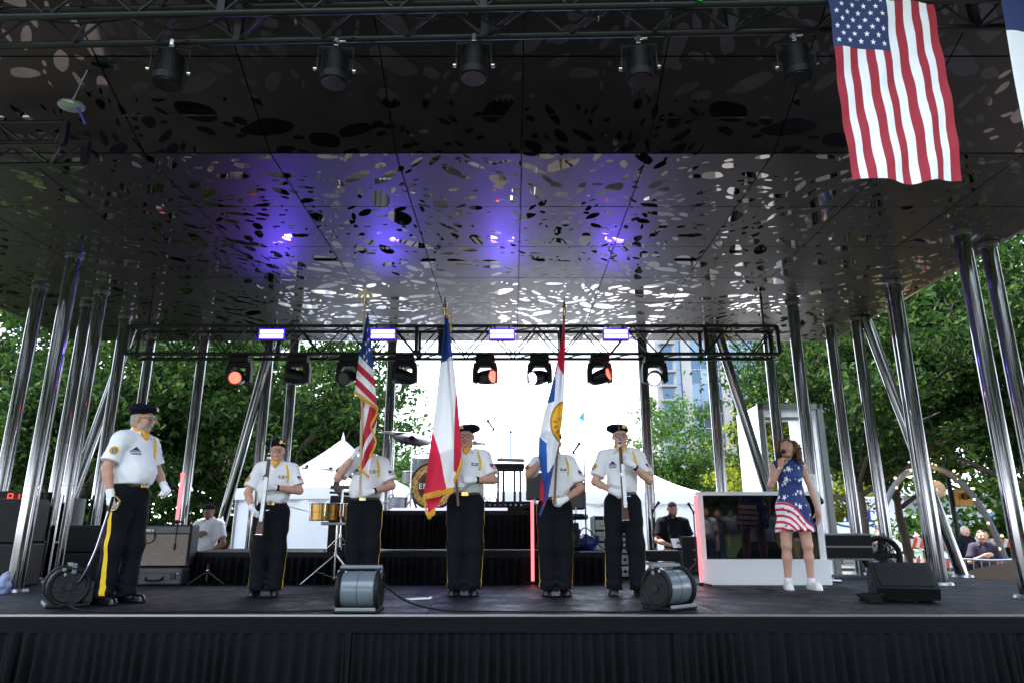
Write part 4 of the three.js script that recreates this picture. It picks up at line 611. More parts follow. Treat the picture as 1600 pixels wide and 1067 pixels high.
// ---------- lights ----------
const glow = (c, i) => mat([.02, .02, .02], .5, 0, { emissive: new THREE.Color().setRGB(...c), emissiveIntensity: i });
const blueGlow = glow([.13, .09, 1], 5), redGlow = glow([1, .15, .17], .36), lilac = glow([.45, .42, 1], .3), lensW = glow([1, 1, 1], .4), lensR = glow([1, .22, .14], .22), coldTube = glow([.55, .7, 1], .16);
const blueLabels = ['blue wash light on the rear truss, leftmost of four', 'blue wash light on the rear truss, beside the eagle flag', 'blue wash light on the rear truss, third from the left', 'blue wash light on the rear truss, rightmost of four'];
[-3.33, -1.79, -.14, 1.44].forEach((x, i) => {
  const o = thing('wash_light', blueLabels[i], 'stage light', [x, 4.41, -9.13], 0, 'blue wash lights on the rear truss');
  part('housing', rbox(.36, .17, .09, .015), M.black, o); part('bracket', join([mv(box(.02, .1, .02), -.1, .1, 0), mv(box(.02, .1, .02), .1, .1, 0), mv(box(.3, .02, .03), 0, .14, -.02)]), M.blackMetal, o);
  part('halo_plate', rbox(.355, .15, .01, .005), memo('haloGlow', () => glow([.05, .015, 1], .5)), o, [0, 0, .043]);  // added glowing plate, stands in for the blue halo round the lamp
  for (const y of [-.033, .033]) { const row = part('led_row', rbox(.32, .048, .012, .006), blueGlow, o, [0, y, .048]); }
  const l = new THREE.RectAreaLight(new THREE.Color(.12, .07, 1), 36, .33, .13); l.position.set(0, 0, .06); l.rotation.set(R(35), Math.PI, 0, 'YXZ'); l.name = 'wash_glow'; o.add(l);
});
{ // moving heads
  const base = (label, x, aim, lens) => {
    const o = thing('moving_head_light', label, 'stage light', [x, 4.13, -9.21], 0, 'moving head lights under the rear truss');
    part('clamp', join([mv(box(.03, .07, .05), -.07, .02, 0), mv(box(.03, .07, .05), .07, .02, 0)]), M.blackMetal, o);
    part('base', rbox(.27, .1, .2, .02), M.black, o, [0, -.06, 0]);
    const y = part('yoke', (() => { const s = new THREE.Shape(); s.moveTo(-.15, -.11); s.lineTo(.15, -.11); s.lineTo(.165, -.2); s.lineTo(.165, -.36); s.lineTo(.115, -.38); s.lineTo(.11, -.2); s.lineTo(.07, -.15); s.lineTo(-.07, -.15); s.lineTo(-.11, -.2); s.lineTo(-.115, -.38); s.lineTo(-.165, -.36); s.lineTo(-.165, -.2); return new THREE.ExtrudeGeometry(s, { depth: .1, bevelEnabled: true, bevelSize: .008, bevelThickness: .01, bevelSegments: 2 }).translate(0, 0, -.05); })(), M.black, o);
    const h = part('head', new THREE.LatheGeometry([[0, -.15], [.06, -.15], [.085, -.1], [.1, -.02], [.105, .06], [.1, .15], [.09, .155], [.09, .14]].map(p => new THREE.Vector2(...p)), 24), M.blackMetal, o, [0, -.30, 0]); h.quaternion.setFromUnitVectors(V(0, 1, 0), V(...aim).normalize());
    const L = part('lens', cyl(.082, .082, .01, 24), lens, h, [0, .142, 0]);
    if (lens !== M.blackGloss) { const p = new THREE.PointLight(lens === lensW ? 0xffffff : 0xff3020, .04); p.position.set(0, .2, 0); h.add(p); }
  };
  base('moving head light glowing red at the left end of the truss', -3.77, [.02, -.25, 1], lensR); base('moving head light turned away, left of the eagle flag', -2.96, [-1, .15, .3], M.blackGloss); base('moving head light half hidden behind the eagle flag', -2.25, [-.3, -.3, .9], M.blackGloss);
  base('moving head light turned left above the cymbals', -1.48, [-1, .2, .25], M.blackGloss); base('moving head light with a red lens right of the lone star flag', -.37, [.75, -.05, .65], lensR); base('moving head light with a white lens left of the gold seal flag', .38, [-.75, -.25, .7], lensW); base('moving head light with a red lens right of the gold seal flag', 1.21, [.8, .2, .6], lensR); base('moving head light with a white lens at the right of the row', 1.97, [-.25, -.35, .9], lensW);
  const o = thing('effect_light', 'small dark effect light tucked behind the lone star flag pole', 'stage light', [-.98, 4.32, -9.2]); part('body', rbox(.1, .36, .14, .02), M.black, o); part('bracket', box(.14, .02, .1), M.blackMetal, o, [0, .2, 0]);
}
{ // ribbed lamps under the front truss
  const fins = []; for (let i = 0; i < 40; i++) { const a = i / 40 * 6.283; fins.push(mv(box(.012, .24, .006), Math.cos(a) * .128, 0, Math.sin(a) * .128, 0, -a, 0)); }
  const finG = join(fins), bodyG = cyl(.122, .122, .26, 32), yokeG = join([barG([-.17, .22, 0], [.17, .22, 0], .012), barG([-.17, .22, 0], [-.175, -.04, 0], .01), barG([.17, .22, 0], [.175, -.04, 0], .01)]);
  const labels = ['ribbed black lamp under the front truss, leftmost of five', 'ribbed black lamp under the front truss, second from the left', 'ribbed black lamp under the middle of the front truss', 'ribbed black lamp under the front truss, second from the right', 'ribbed black lamp beside the hanging striped flag'];
  const proto = thing('flood_lamp', labels[0], 'stage light', [-2.46, 5.0, -4.2], .2, 'ribbed lamps under the front truss');
  part('body', bodyG, M.black, proto); part('cooling_fins', finG, M.black, proto); proto.scale.setScalar(.72); part('bezel', cyl(.14, .135, .07, 32), M.black, proto, [0, -.15, 0]); part('lens', cyl(.12, .12, .012, 32), M.blackGloss, proto, [0, -.19, 0]);
  part('yoke', yokeG, M.darkGrey, proto); part('knob', mv(cyl(.02, .02, .03, 12), -.19, -.04, 0, 0, 0, Math.PI / 2), M.chrome, proto); part('knob', mv(cyl(.02, .02, .03, 12), .19, -.04, 0, 0, 0, Math.PI / 2), M.chrome, proto);
  part('clamp', join([mv(rbox(.05, .1, .06, .01), 0, .275, 0), mv(cyl(.012, .012, .12, 10), .03, .3, 0, 0, 0, 1.57)]), M.chrome, proto); part('connector_box', rbox(.14, .05, .12, .01), M.black, proto, [0, .155, 0]);
  part('cable', tubeG([[.03, .17, .05], [.12, .26, .08], [.2, .33, .03], [.3, .28, .02], [.42, .36, .0]], .006, 24, 5), M.rubber, proto);
  [[-1.27, 4.93, .1], [-.275, 4.97, 0], [.915, 4.95, -.1], [2.045, 4.97, -.2]].forEach(([x, y, a], i) => dup(proto, [x, y + .08, -4.2], a, labels[i + 1]));
  const ov = thing('oval_fitting', 'small grey oval fitting with pale lettering hung at the upper left', 'fitting', [-3.55, 5.1, -4.8], .3);  // a small grey oval light fixture with a blue side piece
  part('shell', (() => { const g = new THREE.SphereGeometry(1, 24, 16); g.scale(.1, .05, .06); return g; })(), mat([.2, .22, .23], .4), ov); part('lettering', (() => { const t = canvas(128, 32, (c, w, h) => { c.fillStyle = '#454c4f'; c.fillRect(0, 0, w, h); c.fillStyle = '#cfd6d8'; c.font = 'italic bold 26px sans-serif'; c.textAlign = 'center'; c.fillText('mulite', 64, 24); }); return new THREE.Mesh(new THREE.PlaneGeometry(.1, .025), mat([1, 1, 1], .5, 0, { map: t })).geometry; })(), mat([1, 1, 1], .5, 0, { map: canvas(128, 32, (c, w, h) => { c.fillStyle = '#7c8588'; c.fillRect(0, 0, w, h); c.fillStyle = '#e4eaec'; c.font = 'italic bold 26px sans-serif'; c.textAlign = 'center'; c.fillText('mulite', 64, 24); }) }), ov, [0, 0, .062], [0, 0, -.15]);
  part('stem', barG([0, .04, 0], [.08, .42, .0], .008), M.alu, ov); part('blue_side', rbox(.02, .17, .02, .005), mat([.02, .02, .3], .4), ov, [.09, -.09, .03], [0, 0, .5]);
  for (const [x, t, l] of [[1.30, .12, 'strip of bright green tape wrapped on the front truss'], [3.15, 1.4, 'small piece of green tape beside the hanging flag']]) { const o = thing('green_tape', l, 'tape', [x, 5.37, -3.9]); part('band', rbox(.035, .13, .012, .003), mat([.02, .55, .05], .6), o, [0, 0, .005], [0, 0, t === 1.4 ? 1.5 : -.2]); part('backing', rbox(.05, .16, .01, .003), M.black, o, [0, 0, -.006], [0, 0, t === 1.4 ? 1.5 : -.2]); }
}
function ledTube(label, x, y0, y1, z, m, col, pow) {
  const o = thing('led_tube', label, 'light tube', [x, 0, z], 0, m === redGlow ? 'red light tubes' : undefined), L = y1 - y0 - .06;
  part('tube', new THREE.CapsuleGeometry(.02, L, 4, 14), m, o, [0, (y0 + y1) / 2, 0]); part('end_cap', cyl(.024, .024, .05, 14), M.black, o, [0, y0 + .012, 0]); part('end_cap', cyl(.024, .024, .03, 14), m === redGlow ? redGlow : M.black, o, [0, y1, 0]); part('foot', join([0, 1, 2].map(i => barG([0, y0 + .025, 0], [.13 * Math.cos(i * 2.1 + .5), y0 + .008, .13 * Math.sin(i * 2.1 + .5)], .008))), M.black, o);
  const l = new THREE.RectAreaLight(new THREE.Color(...col), pow, .035, L); l.position.set(0, (y0 + y1) / 2, .024); l.rotation.y = Math.PI; l.name = 'tube_glow'; o.add(l);
}
ledTube('red light tube on top of the guitar amplifier', -4.27, 1.89, 2.5, -8.98, redGlow, [1, .1, .1], .3); ledTube('red light tube between the middle flags, in front of the riser', .26, ST, 2.16, -9.02, redGlow, [1, .1, .1], .3); ledTube('red light tube at the left edge of the white screen stand', 2.31, ST, 2.2, -8.8, redGlow, [1, .1, .1], .3);
ledTube('pale blue light tube standing above the keyboards', -.02, 2.80, 3.22, -10.25, coldTube, [.6, .75, 1], 2); ledTube('pale blue light tube behind the small cymbal', -2.13, 1.53, 2.6, -9.6, coldTube, [.5, .6, 1], 2);
for (const [x0, x1, l] of [[-1.64, -.62, 'violet light bar along the riser edge under the drums'], [-.44, -.06, 'short violet light bar along the riser edge under the keyboards']]) { const o = thing('light_bar', l, 'light bar', [(x0 + x1) / 2, 2.075, -9.6]), L = x1 - x0; part('strip', rbox(L, .035, .03, .01), lilac, o, [0, 0, .02]); part('channel', box(L, .04, .03), M.black, o, [0, .0, -.012]); const q = new THREE.RectAreaLight(new THREE.Color(.35, .3, 1), 5, L, .03); q.position.set(0, 0, .04); q.rotation.y = Math.PI; q.name = 'bar_glow'; o.add(q); }

// ---------- blowers, monitors, amplifiers ----------
function blower(label, pos, turn) {
  const o = thing('floor_blower', label, 'blower', pos, turn, 'floor blowers along the stage edge');
  const drum = new THREE.LatheGeometry([[0, -.16], [.12, -.16], [.155, -.155], [.16, -.14], [.162, 0], [.16, .14], [.155, .155], [.12, .16], [0, .16]].map(p => new THREE.Vector2(...p)), 48); drum.rotateZ(Math.PI / 2);
  part('housing', drum, M.greyPlastic, o, [0, .19, 0]);
  part('housing_seam', mv(tor(.1635, .002, 6, 48), 0, .19, 0, 0, Math.PI / 2), M.darkGrey, o);
  for (const s of [-1, 1]) {
    const f = part('side_frame', mv(tor(.165, .022, 10, 44), s * .175, .19, 0, 0, Math.PI / 2), M.black, o);
    part('intake', mv(cyl(.155, .155, .012, 36), s * .172, .19, 0, 0, 0, Math.PI / 2), mat([.006, .006, .007], .7), o);
    const spokes = []; for (let i = 0; i < 16; i++) { const a = i / 16 * 6.283; spokes.push(barG([s * .184, .19 + Math.cos(a) * .03, Math.sin(a) * .03], [s * .184, .19 + Math.cos(a) * .15, Math.sin(a) * .15], .0028, 5)); }
    for (const r of [.06, .1, .14]) spokes.push(mv(tor(r, .0025, 5, 36), s * .184, .19, 0, 0, Math.PI / 2)); part('grille', join(spokes), M.darkGrey, o); part('hub', mv(cyl(.03, .034, .02, 20), s * .188, .19, 0, 0, 0, Math.PI / 2), M.darkGrey, o);
  }
  part('base', rbox(.40, .03, .34, .01), M.black, o, [0, .017, 0]); part('base_edge', rbox(.36, .03, .02, .006), mat([.16, .17, .18], .35, .3), o, [0, .035, .165]);
  part('handle', join([mv(rbox(.38, .035, .05, .012), 0, .385, -.02), mv(box(.03, .08, .04), -.18, .35, -.02), mv(box(.03, .08, .04), .18, .35, -.02)]), M.greyPlastic, o);
  part('outlet', rbox(.34, .14, .1, .02), M.darkGrey, o, [0, .1, -.17]); part('switch', rbox(.012, .03, .02, .003), M.chrome, o, [.198, .3, .05]);
  for (const s of [-1, 1]) part('latch', rbox(.02, .03, .03, .005), M.alu, o, [s * .19, .345, .06]);
  o.scale.setScalar(.92); return o;
}
blower('grey drum blower at the far left of the stage edge, side intake showing', [-4.02, ST, -6.52], R(-52)); blower('shiny grey drum blower at the centre left, seen square on', [-1.28, ST, -6.1], 0); blower('grey drum blower right of centre, dark intake turned to the left', [1.37, ST, -6.32], R(38));
{
  const o = thing('floor_monitor', 'black wedge floor monitor at the right of the stage edge', 'loudspeaker', [3.76, ST, -6.95], R(-14));
  const s = new THREE.Shape(); s.moveTo(-.17, 0); s.lineTo(.14, 0); s.lineTo(.18, .09); s.lineTo(-.05, .30); s.lineTo(-.17, .2); s.closePath();
  const g = new THREE.ExtrudeGeometry(s, { depth: .52, bevelEnabled: true, bevelSize: .012, bevelThickness: .012, bevelSegments: 2 }); g.translate(0, 0, -.26); g.rotateY(-Math.PI / 2);
  part('cabinet', g, M.black, o, [0, .035, 0]); const gp = part('grille', rbox(.46, .26, .012, .004), mat([.007, .0072, .008], .75, 0, { specularIntensity: .4 }), o, [0, .236, .078], [R(-48), 0, 0]);
  for (const x of [-.2, .2]) part('foot', cyl(.025, .025, .04, 12), M.rubber, o, [x, .015, .08]), part('foot', cyl(.025, .025, .04, 12), M.rubber, o, [x, .015, -.12]);
  part('side_handle', rbox(.012, .05, .12, .005), M.darkGrey, o, [-.275, .15, -.03]);
  const c = thing('cable_coil', 'small coil of black cable left of the floor monitor', 'cable', [3.36, ST, -6.8]); const P = []; for (let i = 0; i < 60; i++) { const a = i * .55; P.push([Math.cos(a) * (.1 + .02 * Math.sin(i)), .012 + i * .0012, Math.sin(a) * .08]); } part('coil', tubeG(P, .008, 180, 5), M.rubber, c);
}
{
  const grilleT = canvas(256, 256, (c, w, h) => { c.fillStyle = '#7d6f64'; c.fillRect(0, 0, w, h); const r = rng(3); for (let j = 0; j < 128; j++) for (let i = 0; i < 128; i++) { const v = 90 + r() * 60 + ((i + j) % 2) * 24; c.fillStyle = `rgb(${v},${v * .9},${v * .82})`; c.fillRect(i * 2, j * 2, 2, 2); } });
  const a = thing('guitar_amplifier', 'guitar combo amplifier with a tan woven grille standing on a case', 'amplifier', [-4.37, ST + .215, -8.98], R(4));
  part('cabinet', rbox(.70, .50, .27, .02), M.black, a, [0, .25, 0]); part('speaker_grille', box(.64, .37, .012), mat([.85, .85, .85], .9, 0, { map: grilleT }), a, [0, .2, .137]); part('control_panel', rbox(.66, .085, .02, .006), mat([.05, .06, .065], .4), a, [0, .44, .132]);
  part('nameplate', new THREE.PlaneGeometry(.17, .05), mat([1, 1, 1], .4, 0, { map: canvas(256, 76, (c, w, h) => { c.fillStyle = '#2d3235'; c.fillRect(0, 0, w, h); c.fillStyle = '#e4e8ea'; c.font = 'italic bold 58px sans-serif'; c.fillText('LINE 6', 18, 60); }) }), a, [-.16, .435, .1435]);
  part('cable_loop', tubeG([[-.22, .40, .15], [-.24, .33, .16], [-.14, .28, .16], [-.08, .34, .16], [-.1, .41, .15]], .006, 30, 5), M.rubber, a); part('hanging_plug', join([barG([.17, .5, .15], [.17, .27, .155], .005), barG([.17, .27, .155], [.17, .2, .155], .012)]), M.rubber, a);
  part('carry_handle', tubeG([[-.12, .5, 0], [-.08, .54, 0], [.08, .54, 0], [.12, .5, 0]], .012, 16, 6), M.rubber, a); for (const x of [-.33, .33]) part('corner', rbox(.04, .04, .04, .01), M.darkGrey, a, [x, .022, .125]);
  const e = thing('equipment_case', 'black latched equipment case under the guitar amplifier', 'case', [-4.37, ST, -8.96], R(3)); part('shell', rbox(.64, .2, .36, .025), mat([.035, .037, .04], .5), e, [0, .105, 0]); for (const x of [-.22, .22]) part('latch', rbox(.06, .08, .02, .006), M.darkGrey, e, [x, .11, .185]), part('catch', rbox(.04, .012, .012, .003), M.chrome, e, [x * 1.25, .14, .187]); part('handle', tubeG([[-.1, .1, .18], [-.09, .07, .215], [.09, .07, .215], [.1, .1, .18]], .012, 16, 6), M.rubber, e); part('lid_seam', box(.645, .006, .365), M.black, e, [0, .145, 0]);
}
// stand helpers
function tripod(o, x, z, y0, h, spread, m, r = .012, turn = 0, up = .28) { part('pole', barG([x, y0 + .06, z], [x, y0 + h, z], r, 12), m, o); part('collar', cyl(.022, .022, .04, 12), m, o, [x, y0 + up, z]); for (let i = 0; i < 3; i++) { const a = turn + i * 2.094; part('leg', barG([x, y0 + up, z], [x + Math.cos(a) * spread, y0 + .012, z + Math.sin(a) * spread], r * .75, 8), m, o); part('brace', barG([x, y0 + .08, z], [x + Math.cos(a) * spread * .55, y0 + .012 + up * .42, z + Math.sin(a) * spread * .55], r * .5, 6), m, o); part('rubber_foot', mv(sph(.014, 10, 8), x + Math.cos(a) * spread, y0 + .016, z + Math.sin(a) * spread), M.rubber, o); } }
function micStand(label, x, y0, z, h, boom, dirx, y0b = 0) {
  const o = thing('microphone_stand', label, 'microphone stand', [x, y0, z], 0, 'black microphone stands'); tripod(o, 0, 0, 0, h, .28, M.blackMetal, .01, .6, .2); const top = [0, h, 0], e = [dirx * boom, h + .1, .1]; if (boom) part('boom', barG([-dirx * .12, h - .06, 0], e, .008, 8), M.blackMetal, o); const b = boom ? e : top; part('clip', mv(cyl(.016, .016, .05, 10), b[0], b[1], b[2]), M.black, o); part('microphone_body', barG(b, add3(b, [dirx * -.07, .1, .06]), .011, 10, .016), M.black, o); part('grille', mv(sph(.024, 12, 10), b[0] + dirx * -.08, b[1] + .115, b[2] + .07), M.darkGrey, o); return o;
}
micStand('microphone on a thin stand left of the red tube on the amplifier', -4.6, ST, -9.7, 1.12, 0, 1); micStand('boom microphone stand right of the guard with the gold seal flag', 1.02, ST + .38, -9.75, 1.22, .16, -1); micStand('microphone stand in front of the bearded man, left of two', 2.08, ST, -10.4, .92, 0, -1); micStand('microphone stand in front of the bearded man, right of two', 2.66, ST, -10.3, .9, 0, 1); micStand('boom microphone above the far cymbal behind the lone star guard', -.42, 2.06, -10.35, 1.1, .14, 1);
{ // timbales and small cymbal
  const o = thing('timbales', 'pair of brass timbales on a chrome stand behind the short guard', 'drums', [0, 0, 0]); const hammered = mat([.36, .21, .06], .26, 1);
  for (const x of [-2.36, -1.95]) { const d = part('drum_shell', cyl(.2, .195, .2, 36, true), hammered, o, [x, 2.02, -8.9]); part('drum_head', cyl(.202, .202, .008, 36), M.white, o, [x, 2.121, -8.9]); part('rim', mv(tor(.204, .008, 8, 40), x, 2.12, -8.9, Math.PI / 2), M.chrome, o); part('rim', mv(tor(.197, .006, 8, 40), x, 1.92, -8.9, Math.PI / 2), hammered, o); part('bead', mv(tor(.201, .004, 6, 40), x, 2.02, -8.9, Math.PI / 2), hammered, o); for (let i = 0; i < 6; i++) { const a = i * 1.047 + .3; part('lug', barG([x + Math.cos(a) * .208, 1.97, -8.9 + Math.sin(a) * .208], [x + Math.cos(a) * .208, 2.12, -8.9 + Math.sin(a) * .208], .007, 8), M.chrome, o); } }
  part('mount_plate', rbox(.5, .04, .12, .01), M.alu, o, [-2.15, 1.88, -8.9]); tripod(o, -2.2, -8.9, ST, .72, .42, M.chrome, .014, .5, .36); part('cowbell', mv(rbox(.26, .05, .06, .01), -2.2, 2.33, -8.95, 0, .2), mat([.12, .06, .05], .5), o); part('cowbell_post', barG([-2.18, 1.9, -8.92], [-2.18, 2.33, -8.95], .008), M.chrome, o);
  const s = thing('splash_cymbal', 'small dark cymbal above the brass timbales', 'cymbal', [-2.36, 0, -9.0]); tripod(s, .12, -.25, ST + .38, .9, .2, M.chrome, .01, 1.2, .2); part('post', barG([.12, 2.42, -.25], [0, 2.55, 0], .007), M.chrome, s); const cg = new THREE.LatheGeometry([[0, .03], [.02, .028], [.035, .012], [.08, .006], [.15, -.008], [.151, -.01], [.08, .003], [.034, .009], [0, .025]].map(p => new THREE.Vector2(...p)), 36); part('cymbal', cg, mat([.05, .04, .07], .3, 1), s, [0, 2.56, 0], [.12, 0, -.08]); part('wing_nut', cyl(.008, .008, .03, 8), M.chrome, s, [0, 2.6, 0]);
  const w = thing('work_light', 'round white lamp on a black case behind the timbales', 'stage light', [-2.28, 1.53, -9.55]); part('case', rbox(.34, .72, .3, .02), M.black, w, [0, .36, 0]); part('head', mv(cyl(.15, .17, .16, 28), 0, .86, .02, Math.PI / 2), M.black, w); part('lens', mv(cyl(.09, .09, .01, 24), 0.03, .87, .104, Math.PI / 2), lensW, w); const pl = new THREE.PointLight(0xffffff, .1); pl.position.set(.03, .87, .16); w.add(pl); part('grip', rbox(.38, .03, .04, .008), M.black, w, [0, .76, .1]);
}
{ // drum kit
  const o = thing('drum_kit', 'pearl drum kit with gold spangled bass drum and dark cymbals on the riser', 'drum kit', [0, 2.06, 0]); const pearl = mat([.42, .44, .47], .25, .15);
  part('bass_drum', mv(cyl(.31, .31, .4, 44), -1.12, .34, -10.02, Math.PI / 2), pearl, o); part('bass_hoop', mv(tor(.312, .02, 8, 48), -1.12, .34, -9.82), mat([.05, .03, .02], .3), o);
  const ft = canvas(512, 512, (c, w, h) => { c.fillStyle = '#2a1a10'; c.fillRect(0, 0, w, h); const r = rng(8); for (let k = 0; k < 4; k++) for (let i = 0; i < 46; i++) { const a = i / 46 * 6.283 + k * .07, R0 = 246 - k * 19; c.fillStyle = `hsl(${34 + r() * 12},${55 + r() * 30}%,${40 + r() * 40}%)`; c.save(); c.translate(256 + Math.cos(a) * R0, 256 + Math.sin(a) * R0); c.rotate(a); c.fillRect(-8, -14, 16, 27); c.restore(); } const gr = c; gr.fillStyle = '#5c3b20'; gr.beginPath(); gr.arc(256, 256, 176, 0, 7); gr.fill(); gr.fillStyle = '#41261a'; gr.beginPath(); gr.arc(256, 270, 160, 0, 7); gr.fill(); gr.fillStyle = '#f3efe6'; gr.font = 'bold 92px sans-serif'; gr.fillText('EM', 84, 292); });
  part('bass_head', mv(new THREE.CircleGeometry(.3, 44), -1.12, .34, -9.808), mat([1, 1, 1], .3, .3, { map: ft }), o);
  const drum = (x, y, z, r, h, tilt, n) => { part(n, mv(cyl(r, r, h, 32), x, y, z, tilt), pearl, o); part('drum_rim', mv(tor(r + .004, .008, 8, 36), x, y + h / 2 * Math.cos(tilt), z + h / 2 * Math.sin(tilt), Math.PI / 2 + tilt), M.chrome, o); };
  drum(-1.28, .68, -10.05, .17, .2, .35, 'tom'); drum(-.94, .68, -10.05, .18, .22, .35, 'tom'); drum(-.62, .32, -10.3, .21, .36, 0, 'floor_tom'); drum(-1.62, .10, -9.85, .15, .15, .0, 'snare'); drum(-1.45, .5, -10.35, .18, .16, .1, 'snare');
  const cy = (x, y, z, r, rx, rz, n, m = mat([.09, .06, .07], .25, 1)) => { part(n, new THREE.LatheGeometry([[0, .035], [.03, .03], [.05, .012], [r * .6, .004], [r, -.012], [r + .001, -.014], [r * .6, .001], [.05, .009], [0, .03]].map(p => new THREE.Vector2(...p)), 44), m, o, [x, y, z], [rx, 0, rz]); part('cymbal_post', barG([x, .05, z - .05], [x, y + .05, z], .009, 8), M.chrome, o); for (let i = 0; i < 3; i++) part('stand_leg', barG([x, .25, z - .05], [x + .2 * Math.cos(i * 2.1 + 1), .01, z - .05 + .15 * Math.sin(i * 2.1 + 1)], .008, 6), M.chrome, o); };
  cy(-1.42, 1.0, -9.72, .28, .42, -.2, 'crash_cymbal'); cy(-1.72, 1.12, -10.0, .24, .06, -.05, 'ride_cymbal', M.cymbal); cy(-.55, .98, -10.15, .2, .05, 0, 'hi_hat', M.darkGrey); cy(-.74, 1.24, -10.3, .22, .1, -.1, 'crash_cymbal', M.darkGrey);
  for (const s of [-1, 1]) part('spur', barG([-1.12 + s * .28, .2, -9.85], [-1.12 + s * .38, .01, -9.78], .01, 8), M.chrome, o);
}
{ // keyboards
  const o = thing('keyboard_rig', 'keyboards on a four legged black stand upon the riser', 'keyboards', [-.06, 2.06, -10.1]);
  for (const x of [-.14, -.06, .1, .18]) part('stand_leg', barG([x, 0, x < 0 ? .1 : -.05], [x, .6, x < 0 ? .08 : -.05], .018, 10), M.blackMetal, o);
  part('lower_keyboard', rbox(.52, .07, .3, .01), M.black, o, [-.02, .63, 0]); part('crossbar', box(.5, .03, .03), M.black, o, [-.02, .575, .05]); part('upper_synth', rbox(.40, .05, .26, .01), mat([.2, .21, .22], .4), o, [.04, .73, -.02], [.12, 0, -.03]); part('keys', box(.44, .015, .1), M.white, o, [-.02, .665, .1]); part('left_pad', rbox(.2, .06, .12, .01), mat([.04, .035, .16], .4), o, [-.26, .64, .05], [0, .4, 0]); part('small_mic', barG([-.1, .75, 0], [-.06, .84, 0], .008, 6), M.black, o);
  const m = thing('mixer_case', 'dark mixing desk lying on the riser below the keyboards', 'mixer', [-.02, 2.06, -10.28]); part('body', rbox(.75, .14, .26, .01), M.black, m, [0, .072, 0], [.0, 0, 0]); for (let i = 0; i < 9; i++) part('knob', mv(cyl(.014, .014, .02, 10), -.3 + i * .075, .09, .138, Math.PI / 2), M.alu, m); part('cable', tubeG([[-.3, .14, 0], [-.34, .35, .05], [-.22, .2, .1], [-.2, .14, .05]], .008, 20, 5), M.rubber, m);
}
function chair(label, x, z, y, turn) { const o = thing('stool_with_backrest', label, 'stool', [x, y, z], turn, 'black padded stools'); part('backrest', rbox(.26, .40, .07, .035, 4), mat([.02, .025, .028], .35), o, [0, .88, -.16]); part('seat', rbox(.36, .08, .34, .035, 4), M.black, o, [0, .58, .02]); part('back_post', barG([0, .55, -.1], [0, .85, -.17], .014), M.chrome, o); part('column', barG([0, .1, 0], [0, .55, 0], .022, 12), M.chrome, o); for (let i = 0; i < 4; i++) part('leg', barG([0, .14, 0], [.22 * Math.cos(i * 1.57 + .7), .015, .22 * Math.sin(i * 1.57 + .7)], .012), M.chrome, o); }
chair('black stool backrest left of the guard with the gold seal flag', .33, -9.95, 1.53, 0); chair('black stool backrest right of the guard with the gold seal flag', .88, -9.98, 1.4, -.3);
